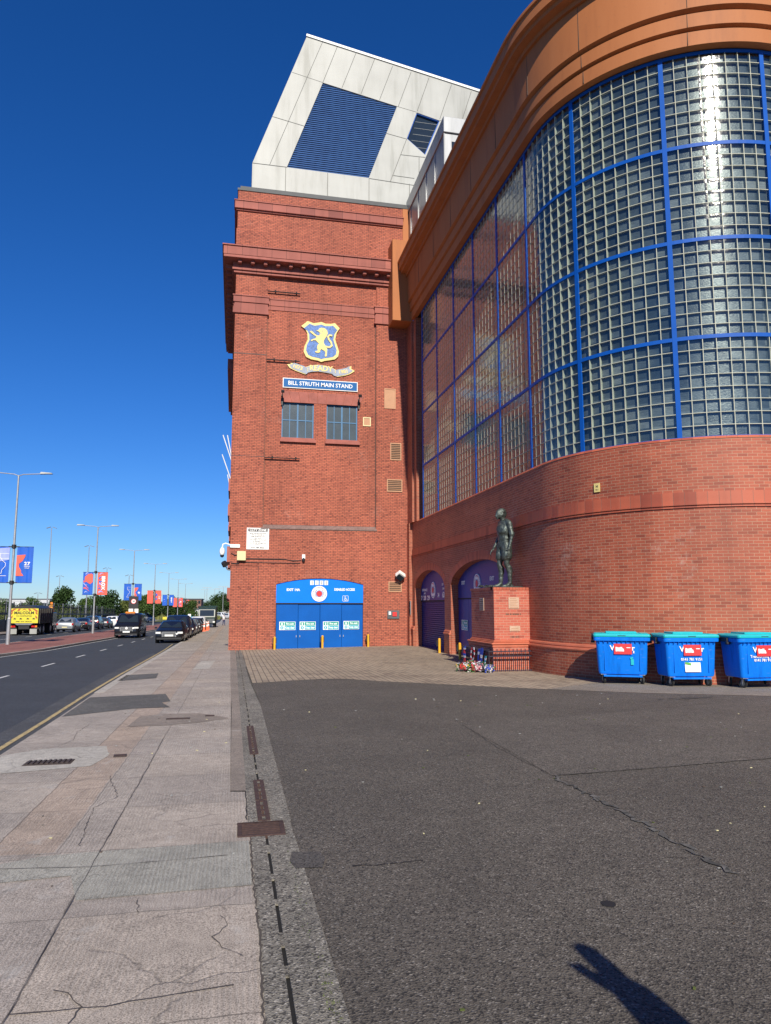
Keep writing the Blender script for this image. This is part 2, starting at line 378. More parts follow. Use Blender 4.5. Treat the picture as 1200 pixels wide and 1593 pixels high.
# ---------------------------------------------------------------- mesh builder
class MB:
    def __init__(s, mat='white_plain'): s.v = []; s.f = []; s.fm = []; s.uv = []; s.ml = []; s.m = mat; s.T = None
    def mi(s):
        if s.m not in s.ml: s.ml.append(s.m)
        return s.ml.index(s.m)
    def add(s, vs, fs, uvs=None):
        o = len(s.v)
        for p in vs:
            p = Vector(p); s.v.append(s.T @ p if s.T else p)
        k = s.mi()
        for i, f in enumerate(fs):
            s.f.append([o+j for j in f]); s.fm.append(k); s.uv.append(uvs[i] if uvs else None)
    def box(s, x0, x1, y0, y1, z0, z1):
        s.add([(x0,y0,z0),(x1,y0,z0),(x1,y1,z0),(x0,y1,z0),(x0,y0,z1),(x1,y0,z1),(x1,y1,z1),(x0,y1,z1)],
              [(0,3,2,1),(4,5,6,7),(0,1,5,4),(1,2,6,5),(2,3,7,6),(3,0,4,7)])
    def cbox(s, c, d, rz=0, rx=0, ry=0):
        T0 = s.T; M = Matrix.Translation(c) @ Matrix.Rotation(rz, 4, 'Z') @ Matrix.Rotation(ry, 4, 'Y') @ Matrix.Rotation(rx, 4, 'X')
        s.T = T0 @ M if T0 else M; s.box(-d[0]/2, d[0]/2, -d[1]/2, d[1]/2, -d[2]/2, d[2]/2); s.T = T0
    def prism(s, poly, plane, a, b, holes=()):
        """poly in 2D extruded along the third axis from a to b. plane 'xz','xy','yz'"""
        def P(u, v, w): return {'xz': (u, w, v), 'xy': (u, v, w), 'yz': (w, u, v)}[plane]
        loops = [list(poly)]+[list(h) for h in holes]; flat = [p for l in loops for p in l]
        tris = tessellate_polygon([[Vector((p[0], p[1], 0)) for p in l] for l in loops])
        n = len(flat); s.add([P(*p, a) for p in flat]+[P(*p, b) for p in flat], [tuple(t) for t in tris]+[tuple(n+i for i in reversed(t)) for t in tris])
        o = 0
        for l in loops:
            m = len(l); s.add([P(*p, a) for p in l]+[P(*p, b) for p in l], [(i, (i+1) % m, m+(i+1) % m, m+i) for i in range(m)])
    def cyl(s, a, b, r0, r1=None, n=12, caps=True):
        a, b = Vector(a), Vector(b); r1 = r0 if r1 is None else r1
        q = (b-a).to_track_quat('Z', 'Y').to_matrix()
        vs = [a+q@Vector((r0*cos(2*pi*i/n), r0*sin(2*pi*i/n), 0)) for i in range(n)]+[b+q@Vector((r1*cos(2*pi*i/n), r1*sin(2*pi*i/n), 0)) for i in range(n)]
        fs = [(i, (i+1) % n, n+(i+1) % n, n+i) for i in range(n)]
        if caps: fs += [tuple(reversed(range(n))), tuple(range(n, 2*n))]
        s.add(vs, fs)
    def tube(s, pts, r, n=6):
        pts = [Vector(p) for p in pts]; rs = r if isinstance(r, (list, tuple)) else [r]*len(pts)
        vs = []
        for k, p in enumerate(pts):
            d = (pts[min(k+1, len(pts)-1)]-pts[max(k-1, 0)]).normalized(); q = d.to_track_quat('Z', 'Y').to_matrix()
            vs += [p+q@Vector((rs[k]*cos(2*pi*i/n), rs[k]*sin(2*pi*i/n), 0)) for i in range(n)]
        fs = [(k*n+i, k*n+(i+1) % n, (k+1)*n+(i+1) % n, (k+1)*n+i) for k in range(len(pts)-1) for i in range(n)]
        s.add(vs, fs+[tuple(reversed(range(n))), tuple(range((len(pts)-1)*n, len(pts)*n))])
    def ball(s, c, r, n=10, m=7):
        rx, ry, rz = r if isinstance(r, (tuple, list)) else (r, r, r); vs = []; fs = []
        for j in range(m+1):
            t = pi*j/m
            for i in range(n): vs.append((c[0]+rx*sin(t)*cos(2*pi*i/n), c[1]+ry*sin(t)*sin(2*pi*i/n), c[2]+rz*cos(t)))
        for j in range(m):
            for i in range(n): fs.append((j*n+i, (j+1)*n+i, (j+1)*n+(i+1) % n, j*n+(i+1) % n))
        s.add(vs, fs)
    def quad(s, a, b, c, d, uv=None): s.add([a, b, c, d], [(0,1,2,3)], [uv] if uv else None)
    def text(s, body, size, M, bold=0.0, align='CENTER', extrude=.004, sx=1.0, space=1.0):
        cu = bpy.data.curves.new('t', 'FONT'); cu.body = body; cu.size = size; cu.align_x = align; cu.align_y = 'CENTER'
        cu.extrude = extrude; cu.offset = bold; cu.resolution_u = 2; cu.space_character = space
        ob = bpy.data.objects.new('t', cu); COL.objects.link(ob)
        dg = bpy.context.evaluated_depsgraph_get(); dg.update(); me = bpy.data.meshes.new_from_object(ob.evaluated_get(dg))
        S_ = Matrix.Diagonal((sx, 1, 1, 1))
        s.add([M @ (S_ @ vv.co) for vv in me.vertices], [tuple(p.vertices) for p in me.polygons])
        bpy.data.objects.remove(ob); bpy.data.curves.remove(cu); bpy.data.meshes.remove(me)
    def build(s, name, parent=None, world=False, keep=False, bevel=0, smooth=False, seg=1, weld=False, smooth_angle=None):
        me = bpy.data.meshes.new(name)
        org = Vector((0, 0, 0))
        inv = None
        if world and parent is not None:
            Mw = Matrix.Identity(4); q = parent
            while q is not None: Mw = Matrix.Translation(q.location) @ q.rotation_euler.to_matrix().to_4x4() @ Mw; q = q.parent
            inv = Mw.inverted()
        vs = [inv @ p if inv else p for p in s.v]
        me.from_pydata([tuple(p) for p in vs], [], s.f)
        for m in s.ml: me.materials.append(MATS[m])
        me.polygons.foreach_set('material_index', s.fm)
        ul = me.uv_layers.new(name='UVMap').data
        for p in me.polygons:
            cu = s.uv[p.index]
            if cu:
                for li, c in zip(p.loop_indices, cu): ul[li].uv = c
            else:
                # box projection in world metres
                a, b_, c_ = (s.v[s.f[p.index][0]], s.v[s.f[p.index][1]], s.v[s.f[p.index][2]])
                nn = (b_-a).cross(c_-a); ax, ay, az = abs(nn.x), abs(nn.y), abs(nn.z)
                for li, vi in zip(p.loop_indices, s.f[p.index]):
                    q = s.v[vi]
                    ul[li].uv = (q.x, q.y) if az >= ax and az >= ay else ((q.y, q.z) if ax >= ay else (q.x, q.z))
        me.validate()
        bm = bmesh.new(); bm.from_mesh(me)
        if weld: bmesh.ops.remove_doubles(bm, verts=bm.verts, dist=1e-4)
        if bevel:
            bmesh.ops.remove_doubles(bm, verts=bm.verts, dist=1e-5)
            bmesh.ops.recalc_face_normals(bm, faces=bm.faces)
            ed = [e for e in bm.edges if len(e.link_faces) == 2 and e.calc_face_angle(0) > .5]
            bmesh.ops.bevel(bm, geom=ed, offset=bevel, segments=seg, affect='EDGES', profile=.7)
        if not keep: bmesh.ops.recalc_face_normals(bm, faces=bm.faces)
        bm.to_mesh(me); bm.free()
        if smooth:
            for p in me.polygons: p.use_smooth = True
            if smooth_angle is not None:
                try: me.set_sharp_from_angle(angle=smooth_angle)
                except Exception: pass
        o = bpy.data.objects.new(name, me); COL.objects.link(o)
        if parent is not None: o.parent = parent
        return o
def tag(o, label=None, cat=None, group=None, kind=None):
    if label: o['label'] = label
    if cat: o['category'] = cat
    if group: o['group'] = group
    if kind: o['kind'] = kind
    return o
def thing(name, label, cat, loc=(0,0,0), rz=0, group=None):
    o = bpy.data.objects.new(name, None); COL.objects.link(o); o.empty_display_size = .2
    o.location = loc; o.rotation_euler = (0, 0, rz); return tag(o, label, cat, group)
def kids(o): return [c for c in bpy.data.objects if c.parent == o]
def copy_tree(o, loc=None, rz=None, label=None, parent=None):
    c = o.copy(); COL.objects.link(c); c.parent = parent
    if loc is not None: c.location = loc
    if rz is not None: c.rotation_euler = (0, 0, rz)
    if label: c['label'] = label
    for k in kids(o): copy_tree(k, parent=c)
    return c
def single(mb, name, label, cat, group=None, loc=(0,0,0), rz=0, **k):
    o = mb.build(name, **k); o.location = loc; o.rotation_euler = (0, 0, rz); return tag(o, label, cat, group)
def RM(loc, rz=0, rx=pi/2): return Matrix.Translation(loc) @ Matrix.Rotation(rz, 4, 'Z') @ Matrix.Rotation(rx, 4, 'X')
def gz(x, y):
    yy = min(y, 200.0); z = -.0135*yy
    if x > 0 and y > 25: z += .0013*min(x, 10)*(min(y, 40)-25)
    return z
def sheet(name, poly, dz, mat, kind='structure', skirt=0.0, cut=2.5, label=None):
    """a sheet of ground following the lie of the land"""
    bm = bmesh.new(); vs = [bm.verts.new((x, y, 0)) for x, y in poly]; bm.faces.new(vs)
    bmesh.ops.triangulate(bm, faces=bm.faces)
    for axis, vals in ((1, [25, 30, 34, 37, 40, 200]), (0, [0, 3, 6, 9])):
        for c in vals:
            co = [0, 0, 0]; no = [0, 0, 0]; co[axis] = c; no[axis] = 1
            bmesh.ops.bisect_plane(bm, geom=bm.verts[:]+bm.edges[:]+bm.faces[:], plane_co=co, plane_no=no)
    for v_ in bm.verts: v_.co.z = gz(v_.co.x, v_.co.y)+dz
    if skirt:
        ed = [e for e in bm.edges if e.is_boundary]
        r = bmesh.ops.extrude_edge_only(bm, edges=ed)
        for g in r['geom']:
            if isinstance(g, bmesh.types.BMVert): g.co.z -= skirt
    bmesh.ops.recalc_face_normals(bm, faces=bm.faces)
    me = bpy.data.meshes.new(name); bm.to_mesh(me)
    if me.polygons and sum(p.normal.z*p.area for p in me.polygons) < 0: me.flip_normals()
    ul = me.uv_layers.new(name='UVMap').data
    for l in me.loops:
        p_ = me.vertices[l.vertex_index].co; ul[l.index].uv = (p_.y, p_.x) if mat == 'paving_blocks' else (p_.x, p_.y)
    bm.free(); me.materials.append(MATS[mat]); o = bpy.data.objects.new(name, me); COL.objects.link(o)
    return tag(o, label, kind=kind)

# ---------------------------------------------------------------- ground
sheet('ground', [(-900,-80),(900,-80),(900,1600),(-900,1600)], -.30, 'far_ground')
KERB = [(-2.2,-8),(-2.35,2),(-2.55,6),(-2.76,9.95),(-2.83,13.4),(-2.95,17.4),(-3.05,23.5),(-3.1,33),(-3.2,45),(-3.25,60),(-3.25,240)]
def off_line(l, d): return [(x+d, y) for x, y in l]
sheet('road', [(-9.9,-8)]+off_line(KERB, .12)[:1]+off_line(KERB, .12)[1:]+[(-9.2,240),(-9.2,60),(-9.6,40),(-10.2,35),(-10.9,25),(-11.2,10),(-11.2,-8)], -.08, 'road_tarmac')
sheet('road_margin', off_line(KERB, -.62)[:8]+[(-3.6,36)]+off_line(KERB, .1)[:8][::-1], -.076, 'road_edge')
sheet('far_road', [(-13.3,-8),(-13.3,240),(-20.8,240),(-20.8,-8)], -.08, 'road_tarmac')
sheet('median', [(-11.0,-8),(-11.0,10),(-10.7,25),(-10.05,35),(-9.5,40),(-9.1,60),(-9.1,190),(-13.5,190),(-13.5,-8)], .03, 'median_blocks', skirt=.2)
sheet('median_kerb', [(-11.0,-8),(-11.0,10),(-10.7,25),(-10.05,35),(-9.5,40),(-9.1,60),(-9.1,190),(-8.98,190),(-8.98,60),(-9.36,39.8),(-9.9,34.8),(-10.53,25),(-10.83,10),(-10.83,-8)], .034, 'kerb_concrete', skirt=.2)
sheet('far_kerb', [(-13.5,-8),(-13.5,190),(-13.62,190),(-13.62,-8)], .034, 'kerb_concrete', skirt=.2)
sheet('far_pavement', [(-20.8,-8),(-20.8,240),(-23.4,240),(-23.4,-8)], .03, 'edge_strip', skirt=.2)
PW = [(.02, -8), (.18, -8), (.18, 2), (.18, 5.2), (.16, 7.42), (.02, 7.45), (.0, 20), (-.08, 36.3), (-.1, 36.6), (-.1, 240)]
sheet('pavement', off_line(KERB, 0)[::1]+PW[::-1][:-1], 0, 'footway', skirt=.2)
sheet('kerb_stones', [p for p in off_line(KERB, -.02) if p[1] > 14]+[p for p in off_line(KERB, .19) if p[1] > 14][::-1], .004, 'kerb_concrete', skirt=.12)
sheet('pavement_edging', [(.02,7.47),(.17,7.44),(.17,12.1),(.15,20),(.15,36.3),(.0,36.3),(-.02,20),(.02,13.9)]+[][:0] if False else [(.02,7.47),(.17,7.44),(.17,12.1),(.17,13.9),(.17,36.3),(-.08,36.3),(-.02,20),(.02,13.9)], .004, 'edge_strip')
# drain channel with its open slot
sheet('drain_channel', [(.18,-1),(.289,-1),(.289,5.93),(.18,5.93)], .003, 'channel_concrete', skirt=.2)
sheet('drain_channel', [(.309,-1),(.58,-1),(.53,3.3),(.515,5.93),(.309,5.93)], .003, 'channel_concrete', skirt=.2)
sheet('drain_channel', [(.165,6.32),(.289,6.32),(.289,36.3),(.19,36.3),(.16,20)], .003, 'channel_concrete', skirt=.2)
sheet('drain_channel', [(.309,6.32),(.52,6.32),(.56,13.9),(.48,18.8),(.46,22),(.42,36.3),(.309,36.3)], .003, 'channel_concrete', skirt=.2)
y = -1.0; k = 0
while y < 30:
    L_ = (.07, .10, .16)[k % 3]
    if not (5.7 < y < 6.3): sheet('channel_bridge', [(.288,y),(.310,y),(.310,y+L_),(.288,y+L_)], .001, 'channel_concrete', skirt=.012)
    y += L_ + (.34, .46, .22, .40)[k % 4]; k += 1
sheet('drain_bed', [(.27,-1),(.33,-1),(.33,36),(.27,36)], -.022, 'dark_gap')
sheet('drain_channel', [(.45,5.93),(.51,5.93),(.51,6.32),(.45,6.32)], .003, 'channel_concrete', skirt=.2)
# forecourt
TT = [(.54,13.9),(.46,18.81),(2.36,19.66),(3.03,19.5),(3.88,18.5),(7.07,15.75),(8.75,14.5),(11,13.35),(16,11.2),(22,9),(40,6)]
sheet('forecourt', [(.56,-8),(.51,3.3),(.50,5.9),(.52,7.4)]+TT+[(40,-8)], 0, 'tarmac')
sheet('forecourt_patch', [(3.53,10.96),(7.13,11.97),(10.6,12.9),(15.5,11.35),(15,8.4),(10,8.1),(6.28,7.71),(4.78,7.53),(3.37,7.4)], .004, 'tarmac_pale')
random.seed(3)
def wiggle(name, pts, wd, dz, mat, amp=.02, step=.08, kind='structure'):
    q = []
    for (x0, y0), (x1, y1) in zip(pts, pts[1:]):
        n = max(2, int(math.hypot(x1-x0, y1-y0)/step))
        for i in range(n): q.append((x0+(x1-x0)*i/n+random.uniform(-amp, amp), y0+(y1-y0)*i/n+random.uniform(-amp, amp)))
    a = []; c = []
    for i, p in enumerate(q):
        p2 = q[min(i+1, len(q)-1)]; p0 = q[max(i-1, 0)]; dx, dy = p2[0]-p0[0], p2[1]-p0[1]; L = math.hypot(dx, dy) or 1
        ww = wd*random.uniform(.25, 1); a.append((p[0]-dy/L*ww, p[1]+dx/L*ww)); c.append((p[0]+dy/L*ww, p[1]-dx/L*ww))
    return sheet(name, a+c[::-1], dz, mat, kind)
wiggle('tarmac_seam', [(3.53,10.96),(3.37,9),(3.36,7.4)], .006, .008, 'tarmac_seal', .02)
wiggle('tarmac_seam', [(3.5,10.96),(7.13,11.97),(10.6,12.9)], .010, .008, 'tarmac_seal', .02)
wiggle('tarmac_seam', [(3.36,7.4),(4.78,7.53),(6.28,7.71),(10,8.1),(15,8.4)], .010, .008, 'tarmac_seal', .018)
wiggle('tarmac_seam', [(3.36,7.4),(3.33,5.65),(3.28,4.4)], .03, .008, 'far_ground', .04, .05)
random.seed(31)
ch = MB('white_plain')
for i in range(150):
    x = random.uniform(-2, 9); y = random.uniform(2.8, 15); r = random.uniform(.003, .008)+.0006*y; z = gz(x, y)+.006
    if not (x > .5 or -2 < x < .1): continue
    ch.m = random.choice(('cream_paint', 'cladding', 'cladding', 'channel_concrete', 'timber_brown', 'leaves_olive')); a = random.uniform(0, pi); ch.cbox((x, y, z), (r*2.2, r*1.3, r*.5), rz=a)
tag(ch.build('grit_and_litter'), 'loose pale grit and scraps scattered over tarmac and paving', 'grit', kind='stuff')
wiggle('tarmac_crack', [(.85,5.12),(1.1,5.10),(1.38,5.14)], .008, .004, 'dark_gap', .012, .04)
sheet('tarmac_fill', [(.46,5.50),(.66,5.46),(.68,5.3),(.64,5.13),(.46,5.15),(.43,5.3)], .006, 'tarmac_seal')
sheet('oil_spot', [(2.22+.045*cos(t*.6), 4.16+.05*sin(t*.6)) for t in range(10)], .003, 'dark_gap')
for cx, cy, n in ((8.9,13.45,16),(9.5,13.5,10)):
    for i in range(n):
        x, y = cx+random.gauss(0, .28), cy-.05+random.gauss(0, .07)-(.3*max(0, x-8.9) if False else 0)
        r = random.uniform(.03, .11); m = random.randint(6, 9)
        sheet('damp_stain', [(x+r*1.4*random.uniform(.6, 1)*cos(2*pi*j/m), y+r*random.uniform(.5, 1)*sin(2*pi*j/m)) for j in range(m)], .003+.0004*i, 'tarmac_seal')
# block paving and concrete apron
sheet('block_paving', [(.46,18.81),(.44,22),(.40,36.6),(9.4,36.6),(9.4,17.2),(7.07,15.75),(3.88,18.5),(3.03,19.5),(2.36,19.66)], .002, 'paving_blocks')
sheet('apron', [(7.07,15.75),(9.4,17.2),(9.4,20.2),(20,20.2),(40,20),(40,6),(22,9),(16,11.2),(11,13.35),(8.75,14.5)], .004, 'apron')
sheet('yard_behind', [(-.3,36.5),(9.4,36.5),(9.4,20),(40,20),(40,240),(-.3,240)], -.25, 'tarmac')
# footway patches
sheet('pavement_repair', [(-.88,4.88),(.168,4.91),(.165,5.84),(-1.0,5.81),(-1.3,5.78),(-1.55,5.66),(-2.3,5.75),(-2.3,5.30),(-1.42,5.29),(-1.0,5.33)], .004, 'footway_repair')
sheet('drain_surround', [(-2.60,8.75),(-1.54,9.01),(-1.44,9.62),(-1.58,10.32),(-2.35,10.27),(-2.72,9.9)], .004, 'concrete_pale')
sheet('pavement_patch', [(-2.79,13.41),(-2.88,16.38),(-1.39,16.72),(-1.17,15.3),(-1.32,15.1),(-1.1,14.31),(-1.74,14.26)], .004, 'patch_tarmac')
sheet('pavement_patch', [(-1.55,12.0),(-1.5,13.1),(-1.15,13.4),(-.5,13.3),(.0,12.6),(-.5,12.2),(-1.0,12.0)], .004, 'edge_strip')
sheet('pavement_patch', [(-2.9,20.2),(-2.95,22.2),(-2.1,22.6),(-2.0,20.9)], .004, 'patch_tarmac')
sheet('pavement_patch', [(-1.2,24.0),(-1.1,28.2),(-.6,28.4),(-.7,24.1)], .004, 'concrete_pale')
wiggle('expansion_joint', [(-2.3,5.52),(-1.5,5.56),(-.9,5.47),(-.3,5.50),(.16,5.53)], .005, .008, 'crack_dirt', .004, .12)
# tall narrow gaps where the slabs meet the drain channel
wiggle('pavement_crack', [(.175,1.5),(.17,3.3),(.185,4.2),(.172,5.1),(.18,5.9)], .008, .006, 'crack_dirt', .007, .035)
wiggle('pavement_crack', [(.155,6.4),(.165,7.4),(.13,7.45)], .006, .006, 'dark_gap', .006, .09)
wiggle('pavement_crack', [(-.9,3.0),(-.9,4.6),(-.9,6.1),(-.89,8.4),(-.9,11)], .0035, .0085, 'crack_dirt', .004, .12)
wiggle('pavement_crack', [(-.9,3.6),(-.5,3.59),(-.2,3.63),(.17,3.67)], .005, .006, 'crack_dirt', .008, .1)
for pts in ([(.1,3.95),(-.02,4.05),(-.06,4.2),(.02,4.32),(-.04,4.5)], [(-.88,3.05),(-.7,3.15),(-.52,3.1)], [(-.52,4.8),(-.5,4.65),(-.46,4.57)], [(-.65,3.3),(-.6,3.6),(-.7,3.75),(-.8,3.8)], [(-2.2,10.4),(-2.1,10.9),(-2.2,11.6),(-2.15,12.4)], [(-1.07,5.97),(-1.17,7.1),(-1.02,7.46),(-1.25,8.45)]):
    wiggle('pavement_crack', pts, .0035, .0065, 'crack_dirt', .012, .04)
# moss beside the channel
random.seed(5)
mo = MB('moss')
for i in range(260):
    x = .47+random.gauss(0, .022); y = 3.35+random.gauss(0, .22); 
    if random.random() < .3: x, y = .44+random.gauss(0, .012), 4.6+random.gauss(0, .5)
    h = random.uniform(.004, .012); a = random.uniform(0, pi); r = random.uniform(.003, .008); z = gz(x, y)
    mo.add([(x-r*cos(a), y-r*sin(a), z), (x+r*cos(a), y+r*sin(a), z), (x+random.uniform(-r, r), y+random.uniform(-r, r), z+h)], [(0,1,2)])
tag(mo.build('moss'), 'green moss growing along the edge of the drain channel', 'moss', kind='stuff')
# road paint
yl = [(x-.24, y) for x, y in KERB[1:8]]+[(-3.42, 40), (-3.6, 47)]
sheet('yellow_line', [(x-.04, y) for x, y in yl]+[(x+.04, y) for x, y in yl][::-1], -.070, 'paint_yellow_line')
for i in range(16):
    y = 16.6+5.75*i; sheet('lane_marking', [(-6.57,y-.4),(-6.47,y-.4),(-6.47,y+1.5),(-6.57,y+1.5)], -.074, 'paint_white_line')
for i in range(12):
    y = 24+7.0*i; sheet('lane_marking', [(-17.0,y),(-16.88,y),(-16.88,y+2),(-17.0,y+2)], -.074, 'paint_white_line')
sheet('lane_marking', [(-10.75,-8),(-10.75,10),(-10.45,25),(-9.8,34.7),(-9.26,39.8),(-8.88,60),(-8.88,120),(-8.78,120),(-8.78,60),(-9.16,39.8),(-9.7,34.7),(-10.35,25),(-10.65,10),(-10.65,-8)], -.074, 'paint_white_line')
for i in range(6):
    x = -8.4+.75*i; sheet('lane_marking', [(x,84),(x+.4,84),(x+.4,86),(x,86)], -.074, 'paint_white_line')
# verges far up the road
sheet('verge', [(-3.2,240),(-3.2,1500),(200,1500),(200,240)], -.1, 'grass')
sheet('verge', [(-8.0,235),(-4,250),(-4,700),(-60,700),(-60,240),(-23.5,190),(-13,215)], .02, 'grass')
random.seed(11)
tf = MB('grass')
for i in range(2600):
    t = random.random(); x = -34+30*random.random(); y = 225+60*random.random()
    h = random.uniform(.4, 1.5); r = random.uniform(.15, .5); a = random.uniform(0, pi); z = gz(x, y)
    tf.add([(x-r*cos(a), y-r*sin(a), z), (x+r*cos(a), y+r*sin(a), z), (x+random.uniform(-.3, .3), y+random.uniform(-.3, .3), z+h)], [(0,1,2)])
tag(tf.build('rough_grass'), 'tall yellowing grass on the verge where the road bends', 'grass', kind='stuff')
# ================================================================ main stand
F = 36.5
stand = thing('stand_building', 'tall red brick stand end with arched blue doors and slanted white box on top', 'building', (4, F, -.5))
def P_(mb, name, parent=None, **k): return mb.build(name, parent or stand, world=True, **k)
arch = [(2.08, -1.0), (2.08, 2.73)]+[(2.08+4.41*i/20, 2.73+.30*(1-(2*i/20-1)**2)) for i in range(1, 20)]+[(6.49, 2.73), (6.49, -1.0)]
m = MB('brick_main')
# lower storey with the arched opening; the corner strip is set back a hair
outer = [(1.17, -1.2), (1.17, 5.55), (8.95, 5.55), (8.95, -1.2), (6.49, -1.2)]+arch[::-1]+[(2.08, -1.2)]
m.prism(outer, 'xz', F, F+.45)
m.box(-.18, 1.17, F+.03, F+.45, -1.2, 3.64); m.box(-.22, 1.17, F, F+.45, 3.64, 5.55)
m.box(-.18, -.1, F+.45, 50, -1.2, 5.55)
m.box(-.30, 1.35, F, F+.5, 5.55, 16.78); m.box(7.15, 8.95, F, F+.5, 5.55, 16.78)
m.box(-.30, -.2, F+.5, 50, 5.55, 20)
m.prism([(1.35, 5.5), (1.35, 18.9), (7.15, 18.9), (7.15, 5.5)], 'xz', F+.14, F+.5, holes=[[(2.2, 10.25), (2.2, 12.14), (3.86, 12.14), (3.86, 10.25)], [(4.53, 10.25), (4.53, 12.14), (6.17, 12.14), (6.17, 10.25)]])
m.box(-.30, 1.35, F, F+.5, 17.68, 18.9); m.box(7.15, 8.95, F, F+.5, 17.68, 18.9)
# attic
m.box(-.30, 8.62, F+.02, F+1, 20.1, 22.4); m.box(-.30, 8.62, F+.02, F+1, 22.85, 23.5); m.box(-.30, -.2, F+1, 50, 20.1, 23.5)
# quoin strip breaking forward above the cornice
m.box(-.345, -.30, F+.0, F+.6, 20.15, 21.35)
m.box(-.345, 1.15, F-.012, F+.02, 20.15, 21.3); m.box(7.6, 8.3, F-.012, F+.02, 20.15, 21.45)
P_(m, 'wall')
m = MB('ledge_grey')  # copings and plain stone bands
m.prism([(F-.03, 5.50), (F-.03, 5.55), (F+.14, 5.72), (F+.14, 5.50)], 'yz', 1.25, 7.2)
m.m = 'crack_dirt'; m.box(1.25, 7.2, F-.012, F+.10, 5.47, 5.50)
for x in (1.352, 7.122): m.box(x, x+.026, F+.128, F+.16, 5.7, 16.7)  # dark strips paint in the shadow line along both panel edges
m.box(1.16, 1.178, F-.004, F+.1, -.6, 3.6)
P_(m, 'weathered_ledge_and_shade')
m = MB('stone_course')
for (x0, x1, f) in ((-.34, 1.39, 0), (7.11, 8.2, 0)):
    m.box(x0-.04, x1, F-.05, F+.3, 16.78, 17.18); m.box(x0-.08, x1+.04, F-.09, F+.3, 16.70, 16.78)
    m.box(x0, x1-.02, F-.02, F+.3, 17.18, 17.3); m.box(x0-.06, x1+.03, F-.07, F+.3, 17.3, 17.62); m.box(x0-.1, x1+.06, F-.11, F+.3, 17.62, 17.68)
m.box(1.36, 7.14, F+.07, F+.3, 17.28, 17.60); m.box(1.36, 7.14, F+.04, F+.3, 17.60, 17.66); m.box(1.36, 7.14, F+.10, F+.3, 17.05, 17.28)
m.box(-.42, -.2, F+.3, 50, 16.78, 17.2); m.box(-.42, -.2, F+.3, 50, 17.3, 17.66)
P_(m, 'string_course')
m = MB('stone_course')
m.box(-.46, 8.62, F-.15, F+.9, 22.42, 22.82); m.box(-.50, 8.66, F-.19, F+.9, 22.82, 22.88); m.box(-.38, 8.62, F-.06, F+.9, 22.34, 22.42); m.box(-.46, -.2, F+.9, 50, 22.42, 22.85)
P_(m, 'attic_course', bevel=.012)
m = MB('stone_course')
for a, z0, z1 in ((.12, 18.85, 18.98), (.20, 18.98, 19.10), (.16, 19.10, 19.42), (.66, 19.56, 20.02), (.72, 20.02, 20.09)):
    m.box(-.30-a, 8.1, F-a, F+.6, z0, z1); m.box(-.30-a, -.1, F+.6, 50.3, z0, z1)
m.m = 'stone_red'; m.box(-.94, 8.1, F-.64, F+.6, 19.42, 19.56); m.box(-.94, -.1, F+.6, 50.3, 19.42, 19.56)
P_(m, 'cornice', bevel=.012)
for i in range(13):
    x = -.12+.655*i; mm = MB('stone_red'); mm.box(x-.10, x+.10, F-.46, F-.14, 19.24, 19.42); P_(mm, 'cornice_bracket', bevel=.03)
for i in range(20):
    y = F+.35+.68*i; mm = MB('stone_red'); mm.box(-.82, -.46, y-.13, y+.13, 19.19, 19.42); P_(mm, 'cornice_bracket')
m = MB('flashing_dark'); m.box(-.34, 8.95, F-.02, F+1.1, 23.5, 23.62); m.box(-.2, 9.0, F+.1, F+1, 23.62, 23.80)
P_(m, 'parapet_flashing')
# white clad roof box
X0 = F+.75
pl = [(.39, 23.7), (.39, 25.6), (3.25, 33.72), (13.8, 31.85), (13.8, 23.7)]
m = MB('cladding')
lv = [(4.19, 31.0), (8.49, 30.2), (6.85, 25.56), (2.26, 25.6)]; wn_ = [(9.66, 29.99), (9.06, 28.27), (10.14, 27.41), (11.04, 29.68)]
m.prism(pl, 'xz', X0, X0+9, holes=[lv, wn_])
m.m = 'white_paint'; m.prism([(3.21, 33.70), (3.23, 33.84), (13.8, 31.96), (13.8, 31.82)], 'xz', X0-.06, X0+9)
box = P_(m, 'roof_box')
# joints between the cladding sheets
m = MB('joint_grey')
JL = [[(2.45,31.35),(4.19,31.0)],[(8.49,30.19),(9.62,30.01)],[(11.05,29.7),(13.7,29.2)],[(4.14,33.5),(3.3,31.18),(2.28,28.29),(1.32,25.61)],[(5.0,33.39),(4.19,31.01)],[(6.07,33.14),(5.28,30.85)],[(7.16,32.95),(6.38,30.65)],[(8.23,32.7),(7.46,30.45)],[(9.33,32.49),(8.56,30.2)],[(10.41,32.31),(9.69,30.09)],[(11.78,32.09),(11.04,29.79)],[(13.0,31.86),(12.3,29.6)],[(1.42,28.5),(3.20,28.18)],[(7.87,28.42),(9.05,28.24)],[(9.05,28.24),(8.09,25.51)],[(8.71,27.22),(10.14,27.25)],[(8.26,25.89),(9.49,25.87)],[(9.78,27.2),(9.77,26.25)],[(.38,25.6),(2.26,25.6)],[(6.86,25.53),(13.7,25.3)],[(2.2,25.59),(2.2,23.7)],[(4.52,25.54),(4.52,23.7)],[(6.86,25.53),(6.86,23.7)],[(9.2,25.5),(9.2,23.7)]]
for q_, l in enumerate(JL):
    for (xa, za), (xb, zb) in zip(l, l[1:]):
        L = math.hypot(xb-xa, zb-za); m.cbox(((xa+xb)/2, X0-.001-.0006*q_, (za+zb)/2), (L, .006, .026), ry=-atan2(zb-za, xb-xa))
m.build('cladding_joint', box, world=True)
m = MB('louvre_blue')
n = 44
